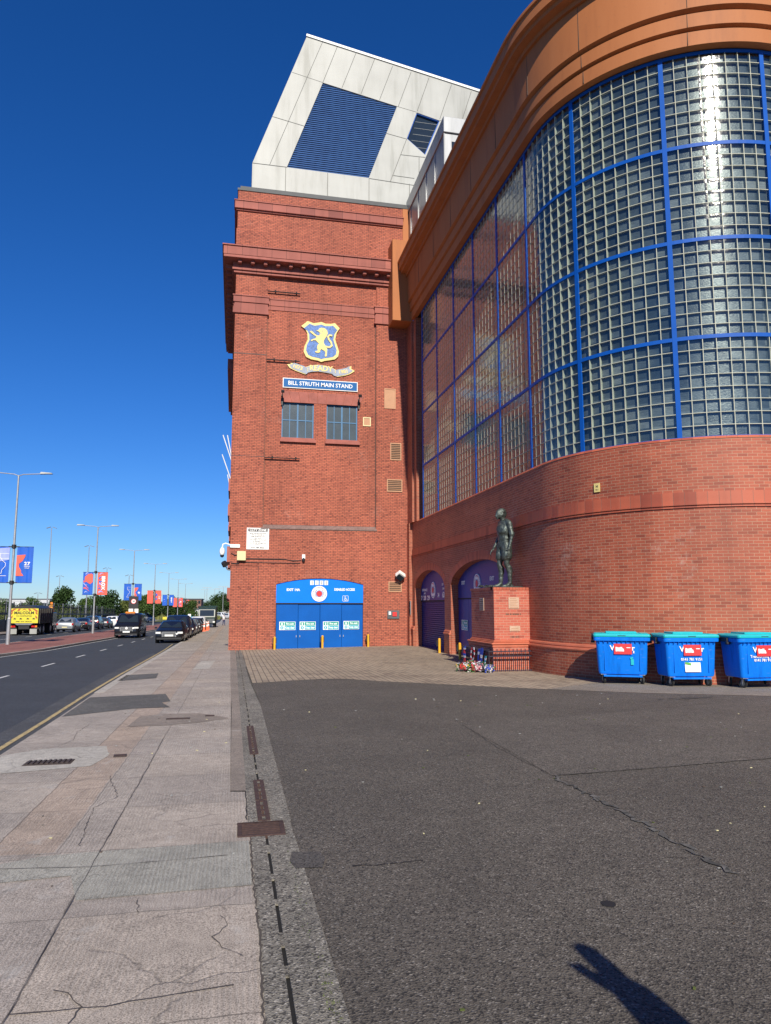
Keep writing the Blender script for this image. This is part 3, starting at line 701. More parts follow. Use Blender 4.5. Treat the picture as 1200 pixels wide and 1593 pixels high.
for i in range(n):
    t = (i+.5)/n; z = 25.58+5.4*t
    xl = 2.26+(4.19-2.26)*min(1, (z-25.6)/5.4); xr = 6.85+(8.49-6.85)*min(1, (z-25.56)/4.64)
    if z > 30.2: xr = 8.49-(z-30.2)/(31.0-30.2)*(8.49-4.19)
    if xr-xl > .1: m.cbox(((xl+xr)/2, X0+.07, z), (xr-xl, .02, .10), rx=radians(-22))
for x in (3.9, 5.4, 6.9):
    pass
lo = P_(m, 'louvre_panel')
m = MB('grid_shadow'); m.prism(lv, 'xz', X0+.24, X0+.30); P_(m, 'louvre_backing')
m = MB('glass_dark'); m.prism(wn_, 'xz', X0+.16, X0+.2); wq = P_(m, 'roof_window')
m = MB('blue_frame')
for (xa, za), (xb, zb) in zip(wn_, wn_[1:]+wn_[:1]):
    L = math.hypot(xb-xa, zb-za); m.cbox(((xa+xb)/2, X0+.10, (za+zb)/2), (L, .12, .09), ry=-atan2(zb-za, xb-xa))
m.cbox((10.72, X0+.12, 28.9), (.09, .1, 1.6), ry=radians(22))
P_(m, 'window_frame')
m = MB('lead_grey')
for z in (27.9, 28.3, 28.7, 29.1, 29.5): m.box(9.3+(z-27.9)*.2, 10.75+(z-27.9)*.1, X0+.15, X0+.165, z, z+.02)
P_(m, 'window_blind')
# grey clad glazing standing behind the tower fascia
m = MB('cladding_grey')
m.box(8.9, 13.2, 29.44, F+.3, 23.30, 24.08); m.box(8.96, 13, 29.52, F+.3, 19.6, 23.3)
g_ = P_(m, 'clerestory_box', bevel=.02)
m = MB('cladding_grey')
for i in range(5): y = 29.5+1.6*i; m.box(8.93, 8.96, y, y+.06, 19.7, 23.3)
P_(m, 'clerestory_rib')
m = MB('glass_dark'); m.box(9.3, 11.9, 29.50, 29.53, 20.2, 22.9); P_(m, 'clerestory_window')
# orange painted upstand and box end
m = MB('orange_paint'); m.box(8.62, 8.96, F-.02, F+.9, 20.0, 23.48)
m.prism([(7.80, 16.55), (7.80, 21.05), (8.9, 21.05), (8.9, 16.55)], 'xz', 35.4, F+.1)
P_(m, 'orange_box_end', bevel=.015)
# windows
for k, (x0, x1) in enumerate(((2.2, 3.86), (4.53, 6.17))):
    fr = MB('window_teal'); y0 = F+.24
    for x, wd in ((x0+.03, .06), (x1-.03, .06), ((x0+x1)/2, .08), (x0+(x1-x0)*.25, .035), (x0+(x1-x0)*.75, .035)): fr.box(x-wd/2, x+wd/2, y0, y0+.07, 10.25, 12.14)
    for z in (10.28, 11.22, 12.11): fr.box(x0, x1, y0+.005, y0+.06, z-.025, z+.025)
    w_ = P_(fr, 'window')
    w_['label'] = ('left' if k == 0 else 'right')+' blue framed window under the stand name sign'
    g = MB('glass_obscured'); g.box(x0, x1, y0+.03, y0+.045, 10.25, 12.14); g.build('pane', w_, world=True)
    s = MB('stone_red'); s.box(x0-.07, x1+.12, F-.0, F+.3, 10.02, 10.16); s.box(x0-.03, x1+.06, F+.03, F+.3, 10.16, 10.25); s.build('sill', w_, world=True)
m = MB('stone_red')
for i in range(9):
    a0, a1 = 2.27+4.0*i/9, 2.27+4.0*(i+1)/9; t0, t1 = a0+(a0-4.2)*.12, a1+(a1-4.2)*.12
    m.prism([(a0+.008, 12.14), (t0+.008, 12.72), (t1-.008, 12.72), (a1-.008, 12.14)], 'xz', F+.115+.004*(i % 2), F+.3)
P_(m, 'lintel')
# thin steel light bars on brackets
for z, xe in ((18.04, 3.05), (14.32, 3.07), (9.15, 3.15)):
    m = MB('dark_gap'); m.box(1.34, xe, F-.02, F+.05, z-.02, z+.02)
    for x in (1.75, xe-.2): m.box(x-.03, x+.03, F-.02, F+.14, z+.02, z+.08)
    P_(m, 'light_bar')
m = MB('black_metal')
for z in (14.55, 9.18): m.box(-.31, 1.34, F-.012, F, z-.012, z+.012)
P_(m, 'conductor_strip')
for x in (2.2, 6.22):
    m = MB('black_metal'); m.cyl((x, F+.14, 12.35), (x, F-.35, 12.62), .02); m.cbox((x, F-.38, 12.55), (.16, .2, .12), rx=.5); m.box(x-.04, x+.04, F+.02, F+.16, 11.95, 12.5)
    P_(m, 'wall_light')
# doors and fan board in the arch
m = MB('blue_board')
fb = [(2.08, 1.80), (2.08, 2.73)]+arch[2:21]+[(6.49, 2.73), (6.49, 1.80)]
m.prism(fb, 'xz', F+.05, F+.12); fan = P_(m, 'fan_board')
m = MB('dark_gap'); m.box(2.08, 6.49, F+.03, F+.14, 1.74, 1.80); m.box(2.08, 6.49, F+.3, F+.35, -1, 2); P_(m, 'door_head')
for k in range(4):
    x0 = 2.10+k*1.0975; m = MB('blue_door'); m.box(x0+.006, x0+1.09, F+.07+(.02 if k % 2 else 0), F+.15, -.52+.016*k, 1.74)
    d = P_(m, 'door', bevel=.006)
    h = MB('galvanised'); xx = x0+(1.0 if k % 2 == 0 else .08); h.box(xx, xx+.03, F+.03, F+.07, .1, .2); h.build('handle', d, world=True)
m = MB('white_plain')
m.text('EXIT 14A', .165, RM((2.93, F+.045, 2.45)), .006); m.text('DISABLED ACCESS', .165, RM((5.53, F+.045, 2.47)), .006, sx=.78)
for i, (t, xx) in enumerate((('18', 3.87), ('88', 4.11), ('33', 4.35), ('01', 4.59))): m.box(xx-.09, xx+.09, F+.04, F+.05, 2.70, 2.92)
m.m = 'grid_shadow'
for xx in (3.87, 4.11, 4.35, 4.59): m.box(xx-.012, xx+.012, F+.035, F+.04, 2.72, 2.90); m.box(xx+.04, xx+.05, F+.035, F+.04, 2.70, 2.92)
m.m = 'white_plain'
for (a, c_, e, g) in ((5.43, 5.73, 2.15, 2.165), (5.43, 5.73, 1.88, 1.895), (5.43, 5.445, 1.88, 2.165), (5.715, 5.73, 1.88, 2.165)): m.box(a, c_, F+.04, F+.05, e, g)
# wheelchair figure
m.cyl((5.56, F+.04, 2.11), (5.56, F+.05, 2.11), .022)
m.box(5.55, 5.575, F+.04, F+.05, 1.99, 2.09); m.box(5.56, 5.63, F+.04, F+.05, 2.035, 2.05); m.box(5.56, 5.64, F+.04, F+.05, 1.985, 2.005)
m.cbox((5.66, F+.045, 1.955), (.02, .01, .09), ry=radians(-25))
for i in range(14):
    a = radians(110+i*16); a2 = a+radians(16); m.prism([(5.58+r*cos(t), 1.975+r*sin(t)) for r, t in ((.062, a), (.062, a2), (.046, a2), (.046, a))], 'xz', F+.04, F+.05)
m.build('lettering', fan, world=True)
def roundel(parent, loc, R, rz=0, world=True):
    """round club crest board: white ring with dark lettering marks, red centre"""
    M = RM(loc, rz)
    mb = MB('white_plain'); T0 = M
    def disc(r0, r1, a0, a1, z, n=40, mat='white_plain'):
        mb.m = mat
        for i in range(n):
            t0 = a0+(a1-a0)*i/n; t1 = a0+(a1-a0)*(i+1)/n
            if r0 > 0: mb.add([M@Vector((r0*cos(t0), r0*sin(t0), z)), M@Vector((r1*cos(t0), r1*sin(t0), z)), M@Vector((r1*cos(t1), r1*sin(t1), z)), M@Vector((r0*cos(t1), r0*sin(t1), z))], [(0,1,2,3)])
            else: mb.add([M@Vector((0, 0, z)), M@Vector((r1*cos(t0), r1*sin(t0), z)), M@Vector((r1*cos(t1), r1*sin(t1), z))], [(0,1,2)])
    mb.cyl(M@Vector((0, 0, -.02)), M@Vector((0, 0, .01)), R, n=40)
    disc(.95*R, R, 0, 2*pi, .0125, mat='blue_frame')
    disc(0, .42*R, 0, 2*pi, .0125, 24, 'crest_blue'); disc(0, .34*R, 0, 2*pi, .015, 24, 'sticker_red')
    for i in range(7):   # ring of short bars round the centre
        for s_ in (0, pi):
            a = s_+radians(-48+16*i); disc(.47*R, .58*R, a-radians(5), a+radians(5), .0125, 1, 'navy_board')
    txt = 'RANGERS FOOTBALL CLUB'
    for i, ch in enumerate(txt):
        if ch == ' ': continue
        a = radians(200)-radians(220)*i/(len(txt)-1)
        mb.m = 'sticker_red' if i > 7 and i < 16 else 'navy_board'
        mb.text(ch, .2*R, M @ Matrix.Rotation(a-pi/2, 4, 'Z') @ Matrix.Translation((0, .77*R, .0125)), .002, extrude=.001)
    mb.text('READY', .17*R, M @ Matrix.Translation((0, -.77*R, .0125)), .002, extrude=.001)
    return mb.build('round_crest', parent, world=world)
roundel(fan, (4.24, F+.045, 2.26), .415)
def fire_sign(x0, z0, y, M=None, label='x'):
    mb = MB('white_plain'); mb.T = M
    W, H = .80, .41
    mb.box(x0, x0+W, y-.01, y, z0, z0+H)
    mb.m = 'sign_green'; mb.box(x0+.26, x0+W-.02, y-.014, y-.01, z0+.215, z0+H-.02); mb.box(x0+.03, x0+.23, y-.014, y-.01, z0+.22, z0+H-.03)
    mb.m = 'sign_teal'; mb.box(x0+.26, x0+W-.02, y-.014, y-.01, z0+.02, z0+.20)
    T0 = mb.T; mb.cyl((x0+.13, y-.014, z0+.11), (x0+.13, y-.01, z0+.11), .085)
    mb.m = 'white_plain'
    Mx = RM((x0+.52, y-.015, z0+.30)); Mx2 = RM((x0+.52, y-.015, z0+.11))
    mb.text('Fire exit', .135, Mx, .004, extrude=.001, sx=.85); mb.text('Keep clear', .135, Mx2, .004, extrude=.001, sx=.78)
    mb.box(x0+.10, x0+.16, y-.017, y-.014, z0+.24, z0+.35); mb.box(x0+.115, x0+.145, y-.017, y-.014, z0+.06, z0+.16)
    return mb
ordn = ['first door leaf from the left', 'second door leaf from the left', 'third door leaf from the left', 'rightmost door leaf']
for k, (x, z) in enumerate(((2.27, .46), (3.28, .46), (4.45, .46), (5.49, .48))):
    single(fire_sign(x, z, F+.065), 'fire_exit_sign', 'green and teal fire exit keep clear sign on the '+ordn[k], 'sign', 'fire exit signs on the blue doors')
# street side: ledges, lower cornice, poles
m = MB('stone_red')
for (y0, y1, z0, z1, a) in ((50.2, 62, 18.2, 18.9, .52), (50.2, 60, 17.4, 18.2, .32), (50, 58, 16.9, 17.4, .2)): m.box(-.3-a, -.1, y0, y1, z0, z1)
for (y0, z0, z1, a) in ((38, 7.6, 8.25, .16), (38, 6.3, 6.9, .16), (38, 5.5, 5.8, .12), (38, 3.9, 4.7, .15), (39, 1.9, 2.6, .1)):
    m.box(-.24-a, -.1, y0, y0+3, z0, z1); m.box(-.24-a, -.1, y0+6, y0+9, z0, z1)
P_(m, 'street_ledge')
m = MB('brick_main'); m.box(-.22, 6, 50, 130, -2.5, 16.9); m.box(-.2, 8.5, 49, 50, -2.5, 23); P_(m, 'street_wall')
m = MB('white_paint')
for (y, z, dx) in ((44, 11.6, .9), (44, 11.6, .55), (45, 10.6, .95), (47, 9.7, .5)):
    m.cyl((-.2, y, z-1.6), (-.2-dx*.75, y, z+.35), .03, n=6)
P_(m, 'flag_pole')
# ---------- things fixed to the pavilion
LION = [(4.19,16.26),(4.36,16.24),(4.5,16.13),(4.53,15.96),(4.47,15.8),(4.37,15.65),(4.32,15.52),(4.33,15.41),(4.41,15.28),(4.51,15.11),(4.5,14.89),(4.49,14.74),(4.44,14.67),(4.38,14.72),(4.41,14.88),(4.37,14.99),(4.28,15.03),(4.2,15.09),(4.14,15.0),(4.13,14.9),(4.03,14.86),(3.88,14.88),(3.87,14.94),(4.01,14.99),(3.97,15.14),(3.99,15.29),(4.07,15.37),(3.98,15.45),(3.9,15.54),(3.77,15.54),(3.68,15.47),(3.62,15.53),(3.77,15.61),(3.87,15.64),(3.94,15.73),(3.81,15.81),(3.64,15.93),(3.57,15.99),(3.63,16.05),(3.72,16.01),(3.85,15.88),(3.98,15.81),(4.09,15.83),(4.11,15.97),(4.02,16.05),(3.89,16.08),(4.02,16.11),(4.1,16.23)]
TAIL = [(4.43,15.24),(4.63,15.21),(4.75,15.31),(4.71,15.48),(4.58,15.65),(4.54,15.78),(4.62,15.87),(4.73,15.86)]
SH = [(3.46,16.59),(3.76,16.49),(4.01,16.54),(4.18,16.6),(4.4,16.52),(4.7,16.53),(4.91,16.59),(5.18,16.32),(5.01,16.04),(4.94,15.68),(5.05,15.33),(5.15,15.03),(5.11,14.76),(4.93,14.58),(4.63,14.51),(4.38,14.46),(4.21,14.39),(4.04,14.45),(3.66,14.5),(3.4,14.61),(3.27,14.89),(3.31,15.2),(3.47,15.56),(3.45,15.91),(3.34,16.13),(3.12,16.28),(3.29,16.43)]
RIB = [(2.42,14.15),(2.59,14.18),(2.67,14.3),(2.94,14.21),(3.24,14.12),(3.37,14.06),(3.62,14.17),(4.04,14.24),(4.47,14.21),(4.77,14.12),(5.02,14.02),(5.32,14.09),(5.62,14.18),(5.82,14.3),(5.81,14.14),(6.01,14.03),(5.76,13.85),(5.5,13.75),(5.07,13.65),(4.92,13.69),(4.81,13.79),(4.47,13.83),(4.05,13.87),(3.67,13.82),(3.48,13.77),(3.39,13.67),(3.25,13.71),(2.87,13.83),(2.57,13.96)]
G = F+.14
cr = thing('crest', 'shield with a yellow rampant lion on blue, fixed high on the brick wall', 'crest', (4.15, G, 14.4))
def shrink(p, c, s): return [((x-c[0])*s+c[0], (z-c[1])*s+c[1]) for x, z in p]
m = MB('yellow_gold'); m.prism(SH, 'xz', G-.09, G); m.build('shield_border', cr, world=True, bevel=.01)
m = MB('crest_blue'); m.prism(shrink(SH, (4.17, 15.5), .86), 'xz', G-.10, G-.05); m.build('shield_field', cr, world=True)
m = MB('yellow_gold'); m.prism(LION, 'xz', G-.135, G-.09)
for i, ((xa, za), (xb, zb)) in enumerate(zip(TAIL, TAIL[1:])): m.cbox(((xa+xb)/2, G-.118-.004*i, (za+zb)/2), (math.hypot(xb-xa, zb-za)+.07, .04, .09), ry=-atan2(zb-za, xb-xa))
m.m = 'crest_blue'; m.cyl((4.24, G-.142, 16.08), (4.24, G-.13, 16.08), .02, n=8); m.box(4.12, 4.2, G-.14, G-.13, 15.93, 15.945)
m.build('lion', cr, world=True)
rb = thing('motto_ribbon', 'curling ribbon reading READY between two dates, below the lion shield', 'ribbon', (4.2, G, 13.7))
m = MB('yellow_gold'); m.prism(RIB, 'xz', G-.06, G); m.build('ribbon_edge', rb, world=True)
m = MB('ribbon_grey'); m.prism(shrink(RIB, (4.21, 13.99), .94), 'xz', G-.07, G-.04)
m.build('ribbon_face', rb, world=True)
m = MB('yellow_gold'); Tm = lambda x, z, a: Matrix.Translation((x, G-.072, z)) @ Matrix.Rotation(a, 4, 'Y') @ Matrix.Rotation(pi/2, 4, 'X')
m.text('1873', .27, Tm(2.97, 14.02, radians(15)), .008, extrude=.01); m.text('READY', .40, Tm(4.2, 14.03, 0), .012, extrude=.01, sx=.98); m.text('1981', .27, Tm(5.38, 13.94, radians(-9)), .008, extrude=.01)
for x, a in ((3.5, .1), (4.95, -.1)): m.cbox((x, G-.072, 13.93), (.03, .02, .2), ry=a)
m.build('lettering', rb, world=True)
sg = thing('name_sign', 'long blue sign with white border reading BILL STRUTH MAIN STAND above the windows', 'sign', (4.18, G, 12.93))
m = MB('white_paint'); m.box(2.22, 6.16, G-.06, G, 12.90, 13.42); m.build('sign_border', sg, world=True)
m = MB('sign_blue'); m.box(2.26, 6.12, G-.07, G-.03, 12.94, 13.38); m.build('sign_face', sg, world=True)
m = MB('white_plain'); m.text('BILL STRUTH MAIN STAND', .30, RM((4.19, G-.075, 13.15)), .004, sx=.94, extrude=.006); m.build('lettering', sg, world=True)
def vent(x0, x1, z0, z1, label, slats=True, rim='vent_tan'):
    t = thing('wall_vent', label, 'vent', ((x0+x1)/2, F, z0), group='vents in the pavilion wall')
    yy = F if x1 > 7.1 or z1 < 5 else F+.14
    m = MB(rim); e = .05
    for b_ in ((x0, x1, z0, z0+e), (x0, x1, z1-e, z1), (x0, x0+e, z0+e, z1-e), (x1-e, x1, z0+e, z1-e)): m.box(b_[0], b_[1], yy-.04, yy+.02, b_[2], b_[3])
    m.build('frame', t, world=True)
    m = MB('vent_tan')
    if slats:
        n = int((z1-z0)/.085)
        for i in range(n): m.cbox(((x0+x1)/2, yy-.012, z0+(i+.5)*(z1-z0)/n), (x1-x0-.08, .05, .018), rx=radians(35))
        m.m = 'timber_brown'; m.box(x0+.02, x1-.02, yy-.004, yy+.01, z0+.02, z1-.02)
    else:
        m.box(x0+.03, x1-.03, yy-.02, yy+.01, z0+.03, z1-.03)
    m.build('louvre', t, world=True)
vent(7.58, 8.2, 12.05, 13.15, 'tall blank tan vent panel, highest on the right pilaster', False)
vent(7.9, 8.5, 9.27, 10.2, 'square slatted tan vent, middle one of the three on the right pilaster')
vent(7.72, 8.55, 7.58, 8.25, 'wide slatted tan vent, lowest of the three stacked on the right pilaster')
vent(6.46, 6.88, 11.07, 11.55, 'small square brown vent beside the right hand window', False, 'cream_paint')
vent(7.8, 8.5, 2.36, 2.90, 'tan slatted vent low down behind the floodlight')
# cctv sign
t = thing('cctv_sign', 'white CCTV ZONE notice with rows of small print on the brick corner', 'sign', (1.12, F, 4.45))
m = MB('white_plain'); m.box(.57, 1.67, F-.02, F, 4.45, 5.53); m.build('board', t, world=True)
m = MB('black_metal'); m.box(.64, 1.60, F-.024, F-.02, 5.34, 5.49)
for i, tx in enumerate(('IMAGES ARE BEING RECORDED', 'FOR THE PURPOSES OF', 'CRIME PREVENTION AND', 'PUBLIC SAFETY', 'THIS SCHEME IS CONTROLLED', 'BY RANGERS F.C.', 'FOR FURTHER INFORMATION', 'CONTACT')): m.text(tx, .075, RM((1.12, F-.022, 5.25-.082*i)), .002, extrude=.001, sx=.8)
m.text('0141 580 8626', .10, RM((1.12, F-.022, 4.53)), .004, extrude=.001, sx=1.05)
m.m = 'white_plain'; m.text('CCTV ZONE', .15, RM((1.12, F-.026, 5.415)), .005, extrude=.001, sx=.98)
m.build('lettering', t, world=True)
m = MB('cream_paint'); m.box(.12, .55, F-.22, F, 3.88, 4.34); o = single(m, 'junction_box', 'cream metal junction box on the brick corner below the CCTV notice', 'box', bevel=.015)
m = MB('black_metal'); m.tube([(.55, F-.03, 3.98), (2.5, F-.03, 3.97), (2.9, F-.03, 3.9), (3.3, F-.03, 3.93)], .018); m.tube([(.3, F-.03, 3.86), (.32, F-.03, 3.8), (3.25, F-.03, 3.78)], .018)
m.tube([(-.16, F-.03, 4.25), (.0, F-.05, 4.15), (.13, F-.03, 4.15)], .018); m.tube([(-.16, F-.03, 3.75), (.2, F-.03, 3.73), (.3, F-.03, 3.86)], .018)
single(m, 'conduit', 'black cable conduit running along the brick to the small camera', 'conduit')
t = thing('dome_camera', 'small white camera with dark dome on the wall above the blue arch', 'camera', (3.42, F, 3.9))
m = MB('white_plain'); m.box(3.33, 3.49, F-.16, F, 4.0, 4.22); m.build('housing', t, world=True, bevel=.01)
m = MB('glass_dark'); m.ball((3.41, F-.1, 3.97), (.085, .085, .13)); m.build('dome', t, world=True, smooth=True)
t = thing('pole_camera', 'white hanging camera on a bracket at the street corner of the brick wall', 'camera', (-.3, F, 4.6))
m = MB('white_plain'); m.box(-.22, .25, F-.08, F, 4.52, 4.68); m.tube([(-.2, F-.05, 4.65), (-.45, F-.1, 4.72), (-.58, F-.15, 4.66), (-.6, F-.15, 4.5)], .035); m.build('bracket', t, world=True)
m = MB('white_plain'); m.ball((-.6, F-.15, 4.3), (.13, .13, .22)); m.build('housing', t, world=True, smooth=True)
m = MB('glass_dark'); m.ball((-.6, F-.15, 4.11), (.1, .1, .1)); m.build('dome', t, world=True, smooth=True)
t = thing('corner_floodlight', 'small black round floodlight on a bracket under the corner camera', 'floodlight', (-.3, F, 3.5))
m = MB('black_metal'); m.cyl((-.42, F-.12, 3.62), (-.52, F-.22, 3.78), .15, .13, 14); m.build('lamp_head', t, world=True)
m = MB('galvanised'); m.tube([(-.2, F-.02, 3.4), (-.32, F-.08, 3.42), (-.42, F-.12, 3.6)], .03); m.build('bracket', t, world=True)
t = thing('wall_floodlight', 'pale boxy floodlight tilted down near the right end of the brick front', 'floodlight', (8.35, F, 3.0))
m = MB('white_paint'); m.cbox((8.38, F-.28, 3.22), (.42, .34, .22), rx=radians(-35), rz=.4, ry=.5); m.build('lamp_head', t, world=True, bevel=.02)
m = MB('glass_dark'); m.cbox((8.34, F-.36, 3.08), (.38, .03, .26), rx=radians(35), rz=.4, ry=.5); m.build('lens', t, world=True)
m = MB('black_metal'); m.cyl((8.45, F, 2.85), (8.4, F-.25, 3.1), .03); m.build('bracket', t, world=True)
t = thing('wall_phone_box', 'small grey wall cabinet with a red handset box, right of the blue doors', 'cabinet', (8.05, F, 1.0))
m = MB('lead_grey'); m.box(7.74, 8.36, F-.08, F, 1.0, 1.42); m.build('cabinet', t, world=True)
m = MB('sticker_red'); m.box(8.0, 8.22, F-.12, F-.08, 1.12, 1.34); m.build('red_box', t, world=True)
m = MB('white_plain'); m.box(7.80, 7.92, F-.10, F-.08, 1.2, 1.36); m.build('label_plate', t, world=True)
# bollards
def bollard(x, y, label, guard=True):
    z = gz(x, y); t = thing('bollard', label, 'bollard', (x, y, z), group='slim yellow bollards before the doors')
    m = MB('yellow_bollard'); m.cyl((0, 0, 0), (0, 0, .60), .055, n=14); m.ball((0, 0, .60), (.055, .055, .03), 12, 4); m.build('post', t, smooth=True, smooth_angle=.6)
    if guard:
        m = MB('black_metal'); m.cbox((.0, .09, .42), (.2, .03, .26)); m.build('reflector_plate', t)
    return t
bollard(2.02, F-.55, 'yellow bollard at the left edge of the arched blue doors'); bollard(4.37, F-.45, 'yellow bollard before the middle of the arched blue doors'); bollard(6.69, F-.35, 'yellow bollard right of the arched blue doors')
bollard(8.72, 30.3, 'yellow bollard before the shutter of the far side arch'); bollard(8.43, 26.5, 'yellow bollard between the side arches and the flowers')
# ================================================================ curved stair tower
tower = thing('stair_tower', 'curved red brick tower with tall glass block wall under an orange fascia', 'building', (13.85, 20.1, -.3))
CX, CY, R_ = 13.85, 20.1, 4.8
def PT(s, off=0.0):
    if s <= 16.4: return (9.05-off, 36.5-s)
    a = (s-16.4)/R_
    if a <= pi/2: r = R_+off; return (CX-r*cos(a), CY-r*sin(a))
    return (CX+(s-16.4-R_*pi/2), CY-R_-off)
SE = 16.4+R_*pi/2
def ss(s0, s1, st=.22):
    out = [s0]; 
    for c in (16.4, SE):
        if s0 < c < s1: out.append(c)
    out.append(s1); out.sort(); res = [out[0]]
    for a, b_ in zip(out, out[1:]):
        n = max(1, int(math.ceil((b_-a)/st))) if (a >= 16.39 and b_ <= SE+.01) else max(1, int((b_-a)/4)+1)
        res += [a+(b_-a)*i/n for i in range(1, n+1)]
    return res
def sweep(mb, prof, s0, s1, closed=True, st=.22, caps=True):
    S_ = ss(s0, s1, st); n = len(prof); per = [0]
    for i in range(n): p, q = prof[i], prof[(i+1) % n]; per.append(per[-1]+math.hypot(p[0]-q[0], p[1]-q[1]))
    vs = [(*PT(s, o), z) for s in S_ for o, z in prof]; fs = []; uv = []
    for k in range(len(S_)-1):
        for i in range(n if closed else n-1):
            j = (i+1) % n; fs.append((k*n+i, (k+1)*n+i, (k+1)*n+j, k*n+j))
            vert = abs(prof[i][1]-prof[j][1]) >= abs(prof[i][0]-prof[j][0])
            v0, v1 = (prof[i][1], prof[j][1]) if vert else (per[i], per[i+1])
            uv.append([(S_[k], v0), (S_[k+1], v0), (S_[k+1], v1), (S_[k], v1)])
    mb.add(vs, fs, uv)
    if caps and closed:
        tri = tessellate_polygon([[Vector((p[0], p[1], 0)) for p in prof]])
        for s in (s0, s1): mb.add([(*PT(s, o), z) for o, z in prof], [tuple(t) for t in tri])
def rect(o0, o1, z0, z1): return [(o0, z0), (o1, z0), (o1, z1), (o0, z1)]
def TP(mb, name, parent=None, **k): return mb.build(name, parent or tower, world=True, **k)
ZS, ZT, CELLH = 5.90, 16.56, 2.665
m = MB('brick_wing')
# arched part of the straight flank
def archpts(c, hw, spring, rise, zb=-1.2, n=24): return [(c-hw, zb), (c-hw, spring)]+[(c-hw+2*hw*i/n, spring+rise*sqrt(max(0, 1-(2*i/n-1)**2))**1.25) for i in range(1, n)]+[(c+hw, spring), (c+hw, zb)]
A1 = archpts(36.5-32.85, 2.62, 2.55, .78); A2 = archpts(36.5-25.9, 3.4, 2.55, .84)
outer = [(0.2, -1.2), (0.2, 4.12), (15.6, 4.12), (15.6, -1.2)]+A2[::-1]+A1[::-1]
tr = tessellate_polygon([[Vector((p[0], p[1], 0)) for p in outer]])
for off in (.1, -.25): m.add([(*PT(s, off), z) for s, z in outer], [tuple(t) for t in tr], [[outer[i] for i in t] for t in tr])
n_ = len(outer); per = 0
for i in range(n_):
    p, q = outer[i], outer[(i+1) % n_]; L = math.hypot(p[0]-q[0], p[1]-q[1])
    vert = abs(p[0]-q[0]) < 1e-6
    uvq = [(.0, p[1]), (.35, p[1]), (.35, q[1]), (.0, q[1])] if vert else [(0, per), (.35, per), (.35, per+L), (0, per+L)]
    m.add([(*PT(p[0], .1), p[1]), (*PT(p[0], -.25), p[1]), (*PT(q[0], -.25), q[1]), (*PT(q[0], .1), q[1])], [(0,1,2,3)], [uvq]); per += L
sweep(m, rect(-.25, .1, -1.2, 4.12), 15.6, 40)
sweep(m, rect(-.25, .085, 4.52, 5.86), .2, 40)
# end pier by the pavilion, stepped
m.box(8.83, 9.3, 35.45, 36.6, 5.9, 16.6); m.box(8.93, 9.3, 34.95, 35.45, 5.9, 16.6); m.box(8.80, 9.3, 36.0, 36.6, -1, 5.9)
TP(m, 'wall')
# ring of voussoir bricks round each arch
for A, c, hw in ((A1, 36.5-32.85, 2.62), (A2, 36.5-25.9, 3.4)):
    m = MB('brick_soldier'); pts = [p for p in A if p[1] >= 2.5]; u = 0
    cc = (c, 1.2)
    for p, q in zip(pts, pts[1:]):
        L = math.hypot(p[0]-q[0], p[1]-q[1])
        def outw(p_): d = Vector((p_[0]-cc[0], p_[1]-cc[1])).normalized(); return (p_[0]+d.x*.34, p_[1]+d.y*.34)
        P2, Q2 = outw(p), outw(q)
        m.add([(*PT(p[0], .108), p[1]), (*PT(q[0], .108), q[1]), (*PT(Q2[0], .108), Q2[1]), (*PT(P2[0], .108), P2[1])], [(0,1,2,3)], [[(u*3, .1), ((u+L)*3, .1), ((u+L)*3, 1.2), (u*3, 1.2)]]); u += L
    TP(m, 'arch_ring')
# plinth with bullnose ledge on the curved part and pier bases
m = MB('brick_wing')
for s0, s1 in ((15.0, 40), (6.36, 7.14), (.2, .95)):
    m = MB('brick_wing'); sweep(m, rect(.09, .17, -1.2, .46), s0, s1); TP(m, 'plinth_wall')
for s0, s1 in ((15.0, 40), (6.33, 7.17), (.2, .98)):
    m = MB('stone_plinth')
    sweep(m, [(.08, .46), (.19, .46), (.205, .50), (.19, .54), (.155, .55), (.165, .58), (.15, .62), (.08, .66)], s0, s1)
    TP(m, 'plinth_ledge')
m = MB('brick_soldier'); sweep(m, rect(-.2, .115, 4.22, 4.52), .2, 40); TP(m, 'soldier_band')
m = MB('brick_soldier'); sweep(m, rect(-.2, .135, 4.12, 4.155), .2, 40); sweep(m, rect(-.2, .10, 4.155, 4.185), .2, 40); sweep(m, rect(-.2, .15, 4.185, 4.22), .2, 40); TP(m, 'string_course')
m = MB('brick_soldier'); sweep(m, [(-.2, 5.86), (.10, 5.86), (.05, 5.93), (-.2, 5.96)], .2, 40); TP(m, 'sill_course')
# blue frame
m = MB('blue_frame')
for i in range(5):
    z = ZS+CELLH*i; sweep(m, rect(-.03, .012, z-.05, z+.05), 2.4, 40)
NB_ = 10; S0 = 2.4
for i in range(NB_+1):
    s = S0+2.66*i; m2 = sweep(m, rect(-.03, .016, ZS-.04, ZT+.05), s-.06, s+.06)
TP(m, 'blue_frame')
def bar_v(mb, s, z0, z1, w=.0085):
    a = PT(s, .0); 
    n0 = Vector(PT(s, 1.0))-Vector(a); t = Vector((-n0.y, n0.x)).normalized()*w; n0 = n0.normalized()
    A_ = Vector(a)-t; B_ = Vector(a)+t; C_ = B_-n0*.08; D_ = A_-n0*.08
    mb.add([(*A_, z0), (*B_, z0), (*C_, z0), (*D_, z0), (*A_, z1), (*B_, z1), (*C_, z1), (*D_, z1)], [(0,1,5,4), (1,2,6,5), (3,0,4,7)])
